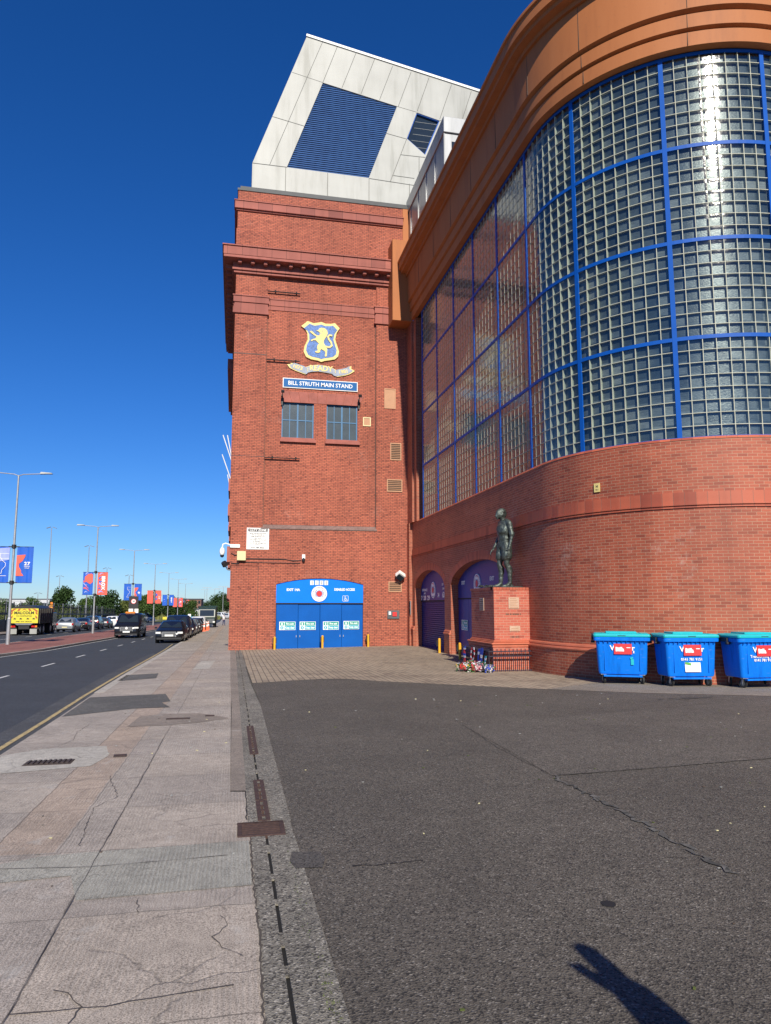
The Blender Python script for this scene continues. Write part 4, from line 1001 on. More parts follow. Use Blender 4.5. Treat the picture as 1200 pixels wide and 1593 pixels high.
for i in range(NB_):
    a = S0+2.66*i; s0, s1 = a+.065, a+2.66-.065
    for r in range(4):
        z0, z1 = ZS+CELLH*r+.05, ZS+CELLH*(r+1)-.05
        g = MB('block_glass'); sweep(g, [(-.006, z0), (-.006, z1)], s0, s1, closed=False, st=.33, caps=False)
        # shift texture so that one block is one cell
        u0, v0 = a, ZS+CELLH*r
        g.uv = [[(u-u0, v-v0) for u, v in q] for q in g.uv]
        gp = TP(g, 'glass_panel', smooth=True, weld=True, keep=True)
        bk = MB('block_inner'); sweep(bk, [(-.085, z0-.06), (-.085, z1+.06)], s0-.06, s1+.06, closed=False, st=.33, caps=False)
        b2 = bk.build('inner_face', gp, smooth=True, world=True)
        gr_ = MB('cream_mortar')
        for k in range(1, 8): bar_v(gr_, a+2.66*k/8, z0, z1)
        for k in range(1, 8): zz = ZS+CELLH*r+CELLH*k/8; sweep(gr_, rect(-.08, -.0, zz-.0075, zz+.0075), s0, s1, st=.33, caps=False)
        b3 = gr_.build('mortar_grid', gp, world=True)
# orange fascia
prof = [(-.2, 16.62), (.25, 16.62), (.27, 17.0), (.20, 17.05), (.34, 17.09), (.35, 17.47), (.29, 17.52), (.44, 17.58), (.45, 18.9), (.45, 18.98), (.54, 18.98), (.55, 19.12), (.78, 19.16), (.80, 19.28), (.92, 19.30), (.92, 19.66), (.98, 19.68), (.98, 19.78), (-.2, 19.8)]
m = MB('orange_paint'); sweep(m, prof, 1.1, 40, st=.16); TP(m, 'fascia', smooth=True, smooth_angle=radians(28))
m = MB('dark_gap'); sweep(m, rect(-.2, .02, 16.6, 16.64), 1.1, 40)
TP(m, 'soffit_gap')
m = MB('timber_brown')
for s in (3.5, 6.2, 8.9, 11.6, 14.3, 17.0, 19.0, 21.7, 24.4, 27.1): sweep(m, rect(.4, .455, 17.6, 18.96), s, s+.012, caps=True)
for s in (19.0, 21.7, 24.4): sweep(m, rect(.3, .357, 17.1, 17.47), s, s+.012); sweep(m, rect(.2, .277, 16.64, 17.0), s, s+.012)
TP(m, 'fascia_joint')
# roof and rear body
m = MB('lead_grey'); m.add([(9.2, 36.5, 19.7), (9.2, 20.1, 19.7), (10.5, 16.8, 19.7), (13.85, 15.5, 19.7), (30, 15.5, 19.7), (30, 36.5, 19.7)], [(0,1,2,3,4,5)]); TP(m, 'roof')
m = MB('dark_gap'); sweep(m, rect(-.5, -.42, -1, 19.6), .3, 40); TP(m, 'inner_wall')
m = MB('brick_wing'); m.box(29.9, 30.2, 15.3, 36.5, -1, 19.7); m.box(9.3, 30, 36.3, 36.5, -1, 23); TP(m, 'rear_wall')
# side entrances
X9 = 9.28
def side(s0): return 36.5-s0
t1 = MB('navy_board'); pts = [(s, z) for s, z in A1 if z > 2]; pts = [(pts[0][0], 1.9)]+pts+[(pts[-1][0], 1.9)]
t1.prism([(36.5-s, z) for s, z in pts], 'yz', X9, X9+.05); f1 = TP(t1, 'fan_board')
t1 = MB('navy_board'); pts = [(s, z) for s, z in A2 if z > 2]; pts = [(pts[0][0], 1.97)]+pts+[(pts[-1][0], 1.97)]
t1.prism([(36.5-s, z) for s, z in pts], 'yz', X9, X9+.05); f2 = TP(t1, 'fan_board')
m = MB('navy_board')
for i in range(26):
    z = -.55+i*.095; m.cbox((X9+.04, 32.85, z+.047), (.02, 5.2, .088), ry=radians(-30))
sh = TP(m, 'roller_shutter')
m = MB('dark_gap'); m.box(X9-.02, X9+.06, 30.2, 35.5, 1.86, 1.92); m.box(X9-.02, X9+.06, 22.5, 29.3, 1.93, 1.98); m.box(X9+.08, X9+.12, 22, 36, -1.2, 3.5); TP(m, 'door_head')
for k in range(5):
    y1 = 29.28-k*1.36; m = MB('navy_board'); m.box(X9, X9+.05, y1-1.34, y1, -.7, 1.93); d = TP(m, 'door', bevel=.008)
def SM(y, z, x=X9-.006): return RM((x, y, z), rz=-pi/2)
m = MB('white_plain')
m.text('ENTRANCE', .17, SM(34.75, 2.42), .004, extrude=.002, sx=1.1); m.text('AISLES', .12, SM(34.75, 2.26), .003, extrude=.002)
for y, t_ in ((35.45, '27'), (34.75, '28'), (34.05, '29')): m.text(t_, .30, SM(y, 2.03), .012, extrude=.002, sx=1.5)
m.text('LIFT', .15, SM(31.6, 2.62), .003, extrude=.002); m.text('STAIR', .12, SM(31.5, 2.43), .003, extrude=.002)
m.text('34', .28, SM(32.3, 2.14), .010, extrude=.002); m.text('63', .34, SM(31.5, 2.14), .014, extrude=.002)
m.build('lettering', f1, world=True)
m = MB('white_plain'); m.text('EXIT', .20, SM(28.6, 2.6), .006, extrude=.002, sx=1.1); m.text('EXIT', .20, SM(25.2, 2.66), .006, extrude=.002, sx=1.1)
m.build('lettering', f2, world=True)
for fb_, y, z, r in ((f1, 33.2, 2.40, .40), (f2, 26.85, 2.52, .40)):
    roundel(fb_, (X9-.012, y, z), r, rz=-pi/2)
# sign on the side door
mb = fire_sign(0, 0, 0, Matrix.Translation((X9-.01, 28.85, .68)) @ Matrix.Rotation(-pi/2, 4, 'Z'))
# rebuild text in place: fire_sign writes in its own frame
single(mb, 'fire_exit_sign', 'green and blue fire exit sign on the shaded blue side door behind the plinth', 'sign')
# small things on the tower
ax, ay = PT(18.85, .1); a_ = (18.85-16.4)/R_
t = thing('yellow_wall_plate', 'small square yellow hydrant plate on the curved brick above the statue', 'plate', (ax, ay, 4.73), rz=a_-pi/2)
m = MB('yellow_gold'); m.box(-.09, .09, -.014, 0, 0, .24); m.build('plate', t)
m = MB('black_metal'); m.text('H', .09, RM((0, -.016, .15)), .003, extrude=.001); m.text('75 3', .05, RM((0, -.016, .06)), .001, extrude=.001); m.build('lettering', t)
m = MB('cladding_grey'); m.box(8.8, 8.84, 35.85, 36.15, 1.2, 1.9)
m.m = 'dark_gap'; m.box(8.795, 8.80, 35.9, 36.1, 1.6, 1.8); m.box(8.795, 8.80, 35.9, 36.1, 1.3, 1.5)
single(m, 'control_panel', 'narrow pale control panel on the brick left of the far side arch', 'panel')
# ================================================================ plinth, statue, railing
def blob(parts, voxel, smooth=3, mat='bronze', name='body', parent=None, loc=(0, 0, 0)):
    """one continuous skin grown over tapered limbs and ellipsoids"""
    mb = MB(mat)
    for p in parts:
        if p[0] == 'c':
            _, a, b_, r0, r1 = p; mb.cyl(a, b_, r0, r1, 12); mb.ball(a, r0, 12, 8); mb.ball(b_, r1, 12, 8)
        elif p[0] == 'e':
            _, c, r, rot = p; T0 = mb.T; M = Matrix.Translation(c) @ Matrix.Rotation(rot[2], 4, 'Z') @ Matrix.Rotation(rot[1], 4, 'Y') @ Matrix.Rotation(rot[0], 4, 'X')
            mb.T = T0 @ M if T0 else M; mb.ball((0, 0, 0), r, 14, 10); mb.T = T0
    me = bpy.data.meshes.new('tmp'); me.from_pydata([tuple(v_) for v_ in mb.v], [], mb.f)
    o = bpy.data.objects.new('tmp', me); COL.objects.link(o)
    r = o.modifiers.new('r', 'REMESH'); r.mode = 'VOXEL'; r.voxel_size = voxel
    s_ = o.modifiers.new('s', 'SMOOTH'); s_.iterations = smooth; s_.factor = .5
    dg = bpy.context.evaluated_depsgraph_get(); dg.update(); m2 = bpy.data.meshes.new_from_object(o.evaluated_get(dg))
    bpy.data.objects.remove(o); bpy.data.meshes.remove(me)
    m2.name = name; m2.materials.clear(); m2.materials.append(MATS[mat])
    for p in m2.polygons: p.use_smooth = True; p.material_index = 0
    q = bpy.data.objects.new(name, m2); COL.objects.link(q); q.location = loc
    if parent is not None: q.parent = parent
    return q
def hand_parts(w_, d, side, L=.19, curl=.5, palm=(0, 0, 1), k=1.0):
    """wrist w_, pointing direction d, thumb side vector, palm normal -> palm, 4 fingers, thumb"""
    w_ = Vector(w_); d = Vector(d).normalized(); s_ = Vector(side).normalized(); n = Vector(palm).normalized(); out = []
    pc = w_+d*L*.26; out.append(('c', w_, w_+d*L*.12, .026*k, .030*k))
    for i, o in enumerate((-.34, -.11, .12, .34)):
        b_ = w_+d*L*.50+s_*(-o)*L*.44
        out.append(('c', w_+d*L*.1+s_*(-o)*L*.22, b_, .017*k, .0115*k))
        fl = L*(.46, .52, .48, .38)[i]; a = b_; ang = curl*(.5+.15*i)
        for j, fr in enumerate((.42, .33, .25)):
            ang2 = ang*(j+.6); dd = (d*cos(ang2)+n*sin(ang2)); e = a+dd*fl*fr; out.append(('c', a, e, (.0105-.001*j)*k, (.0098-.001*j)*k)); a = e
    t0 = w_+d*L*.12+s_*L*.16; t1 = t0+(d*.5+s_*.75+n*.25).normalized()*L*.27; t2 = t1+(d*.9+s_*.2+n*.35).normalized()*L*.22
    out += [('c', w_+d*L*.06, t0, .019*k, .015*k), ('c', t0, t1, .015*k, .0115*k), ('c', t1, t2, .0115*k, .009*k)]
    return out
pz = gz(8, 22)
pedestal = thing('statue_plinth', 'square red brick plinth with pale plaques and a moulded ledge, standing against the tower', 'plinth', (8.45, 22.1, pz))
m = MB('brick_plinth'); m.box(7.80, 9.04, 21.06, 23.2, .62, 2.16); m.box(7.72, 9.02, 20.98, 23.28, -.6, .42)
pw = m.build('plinth_wall', pedestal, world=True)
m = MB('brick_soldier')
n_ = 18
for i in range(12): x = 7.785+i*.1055; m.box(x, x+.099, 21.045, 21.3, 2.16, 2.235)
for i in range(21): y = 21.15+i*.1; m.box(7.785, 8.0, y, y+.093, 2.16, 2.235)
m.box(7.95, 9.03, 21.25, 23.2, 2.16, 2.23)
m.build('plinth_cap', pedestal, world=True)
m = MB('stone_plinth')
for z0, z1, a in ((.42, .50, .10), (.50, .56, .13), (.56, .60, .06), (.60, .635, .035)): m.box(7.80-a, 9.03, 21.06-a, 23.2+a, z0, z1)
m.build('plinth_ledge', pedestal, world=True, bevel=.02)
for (x, z, w_, h, tx) in ((8.44, 1.76, .34, .34, 1), (8.46, .98, .34, .16, 0)):
    m = MB('stone_plaque'); m.box(x-w_/2, x+w_/2, 21.04, 21.06, z-h/2, z+h/2)
    m.m = 'vent_tan'
    for i in range(int(h/.055)): m.box(x-w_/2+.03+.02*(i % 2), x+w_/2-.03-.03*(i % 3), 21.034, 21.04, z-h/2+.025+i*.055, z-h/2+.04+i*.055)
    m.build('plaque', pedestal, world=True)
m = MB('timber_brown')
random.seed(4)
for z_, x0_, x1_ in ((1.42, 8.18, 8.66), (.73, 8.3, 8.6)):
    x = x0_
    while x < x1_: w_ = random.uniform(.015, .03); m.box(x, x+w_, 21.053, 21.06, z_-.022, z_+.022); x += w_+random.choice((.008, .008, .03))
m.build('worn_inscription', pedestal, world=True)
m = MB('stone_plaque'); m.box(7.785, 7.80, 21.95, 22.35, 1.52, 1.92)
m.m = 'timber_brown'
for i in range(6): m.box(7.779, 7.785, 21.99, 22.31, 1.56+i*.06, 1.58+i*.06)
m.build('plaque', pedestal, world=True)

statue = thing('bronze_statue', 'dark bronze statue of a footballer with bowed head standing on the brick plinth', 'statue', (8.52, 21.95, 2.23), rz=radians(-80))
# the figure faces local -Y; metres, about 2.65 tall. K scales a 1.8 m man
K = 1.50
def V(x, y, z): return Vector((x*K, y*K, z*K))
P = []
def limb(a, b_, r0, r1): P.append(('c', V(*a), V(*b_), r0*K, r1*K))
def ell(c, r, rot=(0, 0, 0)): P.append(('e', V(*c), tuple(q*K for q in r), rot))
# legs: right one (x<0) a little forward
for sx, fy in ((-1, -.07), (1, .03)):
    hip = (.095*sx, 0, .93); kn = (.105*sx, -.03+fy*.5, .51); an = (.11*sx, .03+fy, .10)
    limb(hip, (.10*sx, -.01+fy*.25, .72), .098, .080); limb((.10*sx, -.01+fy*.25, .72), kn, .080, .058); limb(kn, (.108*sx, .035+fy*.8, .36), .056, .060)
    limb((.108*sx, .035+fy*.8, .36), an, .059, .040); ell((.107*sx, .04+fy*.75, .37), (.056, .060, .12))
    limb(an, (.115*sx, -.04+fy, .055), .044, .042); limb((.115*sx, -.04+fy, .052), (.125*sx, -.14+fy, .035), .042, .034); ell((.11*sx, .06+fy, .045), (.040, .05, .04))
    limb((.106*sx, .015+fy*.6, .445), (.106*sx, .02+fy*.62, .425), .066, .066)       # sock turnover
    limb((.085*sx, 0, .92), (.105*sx, -.012+fy*.25, .68), .115, .118)                # shorts leg
ell((0, .01, .93), (.185, .145, .14)); ell((0, .0, 1.06), (.162, .125, .15)); ell((0, -.012, 1.24), (.188, .142, .19)); ell((0, .01, 1.36), (.19, .115, .11))
limb((-.15, .02, 1.40), (.15, .02, 1.40), .07, .07); limb((0, .015, 1.42), (0, -.045, 1.52), .062, .054)
# head, bowed
hc = (0, -.09, 1.59)
ell(hc, (.074, .095, .110), (radians(34), 0, 0)); ell((0, -.135, 1.532), (.048, .046, .050), (radians(34), 0, 0)); ell((0, -.045, 1.645), (.088, .098, .085)); ell((0, -.0, 1.60), (.075, .07, .09))
limb((0, -.182, 1.572), (0, -.196, 1.540), .011, .016); ell((0, -.155, 1.605), (.055, .022, .014)); limb((-.022, -.176, 1.512), (.022, -.176, 1.512), .009, .009); ell((0, -.165, 1.486), (.022, .02, .02))
for sx in (-1, 1): ell((.078*sx, -.06, 1.585), (.012, .022, .032))
# arms: right arm (x<0) bent forward with open hand, left arm hanging close to the thigh
limb((-.19, .02, 1.37), (-.235, .03, 1.13), .066, .054); limb((-.235, .03, 1.13), (-.225, -.11, .90), .046, .030); limb((-.09, .015, 1.43), (-.19, .02, 1.37), .06, .066)
limb((.19, .02, 1.37), (.250, .045, 1.12), .066, .054); limb((.250, .045, 1.12), (.235, -.02, .86), .046, .030); limb((.09, .015, 1.43), (.19, .02, 1.37), .06, .066)
P += hand_parts(V(-.225, -.12, .885), (.05, -.55, -.6), (.8, -.2, .2), L=.20*K, curl=.55, palm=(.3, .3, -.9), k=K)
P += hand_parts(V(.235, -.025, .845), (0, -.1, -1), (-.1, -1, 0), L=.20*K, curl=.45, palm=(-1, 0, 0), k=K)
fig = blob(P, .017, 6, 'bronze', 'figure', statue)
for v_ in fig.data.vertices:
    q = v_.co; cl = 1.0 if 1.0 < q.z < 2.25 else .35
    v_.co = q + v_.normal*(noise.noise(q*Vector((5, 5, 9)))*.020*cl + noise.noise(q*16)*.007)
# kit details: collar, cuff and hem rings
m = MB('bronze')
for i in range(24):
    a = 2*pi*i/24; 
    m.cbox(V(.152*cos(a), .005+.115*sin(a), 1.0), (.06, .02, .03), rz=a+pi/2)
m.build('shirt_hem', statue)
m = MB('bronze'); m.box(-.62, .50, -.42, .40, -.0, .05); m.build('base_plate', statue, bevel=.01)
bl = thing('laurel_wreath', 'low dark bronze wreath of leaves lying on the plinth left of the feet', 'wreath', (7.98, 22.3, 2.235))
m = MB('bronze')
random.seed(9)
for i in range(60):
    a = 2*pi*i/60; r = .20+random.uniform(-.03, .03); m.cbox((r*cos(a)*.8, r*1.6*sin(a), .04+random.uniform(0, .05)), (.09, .03, .012), rz=a+random.uniform(-.8, .8), rx=random.uniform(-.6, .6))
m.build('leaves', bl)

# railing round the base
rail = thing('plinth_railing', 'black iron railing with two top rails fixed round the foot of the plinth', 'railing', (8.4, 20.8, pz))
m = MB('railing_black'); yf = 20.80; xl = 7.52
for z in (.30, .155): m.box(xl, 9.04, yf-.02, yf+.02, z, z+.035); m.box(xl-.02, xl+.02, yf, 23.4, z, z+.035)
m.box(xl, 9.04, yf-.015, yf+.015, -.26, -.235); m.box(xl-.015, xl+.015, yf, 23.4, -.26, -.235)
m.build('rail', rail, world=True)
for i in range(12): x = xl+.128*i; m = MB('railing_black'); m.cyl((x, yf, -.28), (x, yf, .39), .014, n=6); m.build('bar', rail, world=True)
for i in range(1, 20): y = yf+.13*i; m = MB('railing_black'); m.cyl((xl, y, -.30), (xl, y, .38), .014, n=6); m.build('bar', rail, world=True)

# ================================================================ tributes
random.seed(21)
def bouquet(x, y, label, cols, L=.42, ang=0, lean=.25, z=0):
    t = thing('bouquet', label, 'flowers', (x, y, gz(x, y)+z), rz=ang, group='flowers laid at the foot of the plinth')
    m = MB(random.choice(('scarf_white', 'scarf_red', 'scarf_blue', 'leaf_wrap', 'scarf_white')))
    n = 9; R0 = random.uniform(.11, .165)
    for i in range(n):
        a0, a1 = 2*pi*i/n, 2*pi*(i+1)/n
        z0 = L*lean
        A_ = (-L*.55, 0, .04); r0 = R0*(1+.12*(i % 2)); r1 = R0*(1+.12*((i+1) % 2))
        m.add([A_, (L*.35, r0*cos(a0), .16+r0*.75*sin(a0)), (L*.35, r1*cos(a1), .16+r1*.75*sin(a1))], [(0,1,2)])
    m.build('paper_wrap', t)
    for c in cols:
        f = MB(c)
        for i in range(11):
            a = random.uniform(0, 2*pi); r = R0*sqrt(random.random())*random.uniform(.7, 1.35); c0 = Vector((L*.34+random.uniform(-.12, .13), r*cos(a), max(.03, .14+r*.8*sin(a))))
            for j in range(6):
                b_ = random.uniform(0, 2*pi); e = random.uniform(0, pi); d = Vector((cos(b_)*sin(e), sin(b_)*sin(e), cos(e)))*.034
                p_ = d.cross(Vector((random.random(), random.random(), random.random()))).normalized()*.022
                f.add([c0, c0+d+p_, c0+d*1.35, c0+d-p_], [(0,1,2,3)])
        f.build('blooms', t)
    f = MB('leaf_wrap')
    for i in range(26):
        a = random.uniform(0, 2*pi); c0 = Vector((L*.2+random.uniform(-.1, .15), R0*cos(a), .16+R0*.8*sin(a))); d = Vector((random.uniform(.02, .09), .05*cos(a), .05*sin(a)))
        p_ = Vector((.0, .02*sin(a+1), .02*cos(a))); f.add([c0, c0+d*.5+p_, c0+d, c0+d*.5-p_], [(0,1,2,3)])
    f.build('leaves', t)
    return t
bouquet(6.84, 21.05, 'small white bouquet, outermost at the left end of the flower pile', ['flower_white', 'flower_yellow', 'leaf_wrap'], ang=2.6, L=.34)
bouquet(7.02, 21.25, 'red and white bouquet at the back left of the pile', ['flower_red', 'flower_white', 'scarf_blue'], ang=2.2)
bouquet(7.10, 20.93, 'cream bouquet in front of the red and white ones', ['flower_white', 'flower_yellow'], ang=3.4)
bouquet(7.24, 21.12, 'deep red bouquet in the middle of the pile', ['flower_red'], ang=2.0)
bouquet(7.27, 20.72, 'pink and white bouquet lowest in front of the pile', ['flower_white', 'flower_red'], ang=3.9)
bouquet(7.43, 20.55, 'blue and white flower bunch nearest the front railing', ['scarf_blue', 'flower_white'], ang=4.3, L=.38)
bouquet(7.40, 20.95, 'blue edged white bouquet leaning on the railing corner', ['flower_white', 'scarf_blue', 'flower_red'], ang=1.5)
bouquet(7.18, 21.5, 'red topped bouquet against the side railing', ['flower_red', 'scarf_white'], ang=1.3)
bouquet(7.05, 20.80, 'white and green bunch lying flat before the pile', ['flower_white', 'leaf_wrap'], ang=3.0, L=.3)
def scarf(pts, w_, cols, label, thick=.02):
    m = MB(cols[0]); n = len(pts)-1
    # fine strips along the way, colour changing every few
    fine = []
    for k in range(n):
        for j in range(6):
            t = j/6; fine.append(Vector(pts[k]).lerp(Vector(pts[k+1]), t))
    fine.append(Vector(pts[-1]))
    for i in range(len(fine)-1):
        m.m = cols[(i//2) % len(cols)]; a, b_ = fine[i], fine[i+1]
        ww = w_*(.8+.25*sin(i*.9)); s0 = Vector((0, ww, 0)) if abs((b_-a).y) < abs((b_-a).z)+.02 else Vector((ww, 0, 0))
        o = Vector((-thick, -thick, 0))
        m.add([a-s0, a+s0, b_+s0, b_-s0, a-s0+o, a+s0+o, b_+s0+o, b_-s0+o], [(0,1,2,3), (4,7,6,5), (0,4,5,1), (1,5,6,2), (2,6,7,3), (3,7,4,0)])
    o_ = m.build('scarf'); tag(o_, label, 'scarf', 'scarves tied to the plinth railing'); return o_
z_ = pz
scarf([(7.47, 22.9, .36), (7.45, 22.95, .20), (7.43, 22.85, .0), (7.40, 22.8, -.22)], .11, ['scarf_blue', 'scarf_white', 'scarf_red', 'scarf_red'], 'red scarf with blue and white top, furthest back on the side railing')
scarf([(7.46, 22.2, .36), (7.44, 22.25, .1), (7.42, 22.15, -.1)], .045, ['scarf_red', 'scarf_white'], 'thin red and white scarf looped over the side railing')
scarf([(7.46, 22.0, .38), (7.44, 21.9, .15), (7.42, 22.1, -.12)], .045, ['scarf_white', 'scarf_red'], 'thin white and red scarf hanging beside the looped one')
scarf([(7.46, 21.45, .36), (7.43, 21.5, .1), (7.42, 21.4, -.2)], .10, ['scarf_blue', 'scarf_white', 'scarf_blue', 'scarf_blue', 'scarf_red'], 'blue scarf with white bars in the middle of the side railing')
scarf([(7.45, 21.2, .40), (7.42, 21.2, .1), (7.40, 21.25, -.22)], .12, ['scarf_blue', 'scarf_blue', 'scarf_white', 'scarf_blue'], 'wide royal blue scarf tied near the railing corner')
scarf([(7.46, 20.9, .18), (7.44, 20.92, .0), (7.42, 20.9, -.22)], .07, ['sign_teal', 'scarf_white'], 'pale blue and white scarf at the very corner of the railing')
scarf([(7.36, 21.1, .02), (7.15, 20.95, -.04), (6.95, 20.8, -.18)], .06, ['scarf_white', 'scarf_white', 'scarf_red'], 'long cream scarf draped across the top of the flowers')

# ================================================================ wheeled bins
def make_bin(label, kind):
    t = thing('wheeled_bin', label, 'bin', group='blue commercial bins in a row against the curved wall')
    W, D, H = 1.30, .80, 1.14; zb = .24
    # tapered body: lofted rectangles with rounded corners, front at local -Y
    def ring(w_, d, z, r=.07, n=4):
        out = []
        for cx, cy, a0 in ((w_/2-r, d/2-r, 0), (-w_/2+r, d/2-r, pi/2), (-w_/2+r, -d/2+r, pi), (w_/2-r, -d/2+r, 3*pi/2)):
            for i in range(n+1): a = a0+pi/2*i/n; out.append((cx+r*cos(a), cy+r*sin(a), z))
        return out
    m = MB('bin_blue'); rs = [ring(W-.20, D-.16, zb), ring(W-.17, D-.13, zb+.05), ring(W-.10, D-.06, H-.18), ring(W-.08, D-.04, H-.10), ring(W+.02, D+.06, H-.09), ring(W+.03, D+.07, H-.02), ring(W+.0, D+.04, H)]
    k = len(rs[0]); vs = [p for r in rs for p in r]
    m.add(vs, [(j*k+i, j*k+(i+1) % k, (j+1)*k+(i+1) % k, (j+1)*k+i) for j in range(len(rs)-1) for i in range(k)]+[tuple(reversed(range(k))), tuple(range((len(rs)-1)*k, len(rs)*k))])
    body = m.build('body', t, smooth=True, smooth_angle=radians(35))
    m = MB('bin_blue')
    for i in range(11):   # little gussets under the rim
        x = -W/2+.12+i*(W-.24)/10; m.prism([(-D/2+.02, H-.17), (-D/2-.035, H-.10), (-D/2+.02, H-.10)], 'yz', x-.008, x+.008)
    for x in (-W/2+.24, W/2-.24): m.box(x-.008, x+.008, -D/2+.028, -D/2+.05, zb+.1, H-.2)
    m.box(-W/2+.2, W/2-.2, -D/2+.03, -D/2+.14, zb-.06, zb-.02)
    m.build('rim_gusset', body)
    # lid: flat with raised middle, hinged at the back
    m = MB('bin_lid'); rs = [ring(W+.04, D+.08, H+.005, .06), ring(W+.05, D+.09, H+.05, .06), ring(W-.03, D+.0, H+.085, .06)]
    vs = [p for r in rs for p in r]; m.add(vs, [(j*k+i, j*k+(i+1) % k, (j+1)*k+(i+1) % k, (j+1)*k+i) for j in range(2) for i in range(k)]+[tuple(range(2*k, 3*k))])
    m.box(-W*.28, W*.28, -D*.30, D*.35, H+.08, H+.125)
    m.m = 'grid_shadow'; m.box(-.10, .10, -D/2-.048, -D/2-.03, H+.02, H+.05)
    m.m = 'bin_lid'; m.box(-.46, -.44, -D/2-.0, D/2, H+.06, H+.095); m.box(.44, .46, -D/2-.0, D/2, H+.06, H+.095)
    lid = m.build('lid', t, bevel=.008)
    # lifting trunnions and hinge arms
    for sx in (-1, 1):
        m = MB('black_metal'); m.cyl((sx*(W/2-.02), -.05, H-.13), (sx*(W/2+.075), -.05, H-.13), .032); m.cbox((sx*(W/2+.035), .1, H-.05), (.05, .30, .09)); m.cbox((sx*(W/2+.035), .28, H-.02), (.04, .1, .16))
        m.build('lifting_arm', t)
    for x in (-W/2+.20, W/2-.20):
        for y, a in ((-D/2+.16, .35), (D/2-.16, -.3)):
            w_ = MB('galvanised'); w_.cbox((x, y, zb-.01), (.13, .12, .025)); w_.prism([(-.02, zb-.02), (.045, zb-.02), (.055, .10), (.03, .08)], 'yz', x-.036, x-.026) ; w_.prism([(-.02, zb-.02), (.045, zb-.02), (.055, .10), (.03, .08)], 'yz', x+.026, x+.036)
            for i in range(len(w_.v)-16*1, len(w_.v)): pass
            # fork vertices sit at y=0: move to the caster
            for i, p in enumerate(w_.v):
                if i >= 8: w_.v[i] = Vector((p.x, p.y+y, p.z))
            cst = w_.build('caster', t)
            tw = MB('rubber'); dv = Vector((cos(a), sin(a), 0))*.022; c0 = Vector((x, y+.045, .10)); tw.cyl(c0-dv, c0+dv, .10, n=20); tw.m = 'lead_grey'; tw.cyl(c0-dv*1.1, c0+dv*1.1, .055, n=14); tw.build('wheel', cst, smooth=True, smooth_angle=.6)
    fy = -D/2+.005
    def FM(x, z, dy=0): # front face leans a little
        return (x, fy+.045-(z-zb)*.055-dy, z)
    tilt = radians(90-3.2)
    m = MB('white_plain')
    m.text('V', .17, Matrix.Translation(FM(-.23, .87, .002)) @ Matrix.Rotation(tilt, 4, 'X'), .004, extrude=.001); m.text('r', .17, Matrix.Translation(FM(.26, .87, .002)) @ Matrix.Rotation(tilt, 4, 'X'), .004, extrude=.001)
    if kind == 0:
        m.text("'", .2, Matrix.Translation(FM(.27, .72, .002)) @ Matrix.Rotation(tilt, 4, 'X'), .004, extrude=.001)
    if kind >= 1: m.text('Transforming waste' if kind == 2 else "'          '", .088, Matrix.Translation(FM(.0, .72, .002)) @ Matrix.Rotation(tilt, 4, 'X'), .001, extrude=.001)
    if kind >= 1:
        m.m = 'white_plain'; m.text('0141 781 9151', .085, Matrix.Translation(FM(.0, .635, .002)) @ Matrix.Rotation(tilt, 4, 'X'), .002, extrude=.001)
    if kind == 1:
        m.cbox(FM(.02, .455, .003), (.37, .006, .22), rx=radians(-3.2)); m.m = 'sign_green2'; m.cbox(FM(-.09, .54, .0065), (.14, .004, .05), rx=radians(-3.2), ry=.25)
    if kind == 0:
        m.m = 'bin_lid'; m.cbox(FM(.23, .54, .003), (.07, .004, .14), rx=radians(-3.2)); m.cbox(FM(.215, .635, .003), (.07, .004, .04), rx=radians(-3.2), ry=-.4)
    m.build('lettering', t)
    m = MB('sticker_red'); m.cbox(FM(.02, .85, .006), (.42, .006, .25), rx=radians(-3.2))
    m.m = 'white_plain'; m.text('Biffa', .135, Matrix.Translation(FM(-.055, .84, .011)) @ Matrix.Rotation(tilt, 4, 'X'), .007, extrude=.001, sx=.85); m.text('.co.uk', .055, Matrix.Translation(FM(.135, .815, .011)) @ Matrix.Rotation(tilt, 4, 'X'), .001, extrude=.001); m.cbox(FM(.15, .885, .010), (.09, .002, .018), rx=radians(-3.2))
    m.build('red_sticker', t)
    return t
bins = [((9.52, 16.70), radians(-27), 'leftmost blue wheeled bin, with a small bottle mark and no phone number', 0),
        ((10.66, 15.78), radians(-10), 'blue wheeled bin with a white rounded label under its red sticker', 1),
        ((12.02, 15.12), radians(-2), 'blue wheeled bin at the right edge with a waste slogan and phone number', 2),
        ((13.55, 14.75), radians(0), 'blue wheeled bin cut off beyond the right edge', 2)]
for i, (p, a, lab, kd) in enumerate(bins[:3]):
    b_ = make_bin(lab, kd); b_.location = (p[0], p[1], gz(*p)+.004); b_.rotation_euler = (0, 0, a)

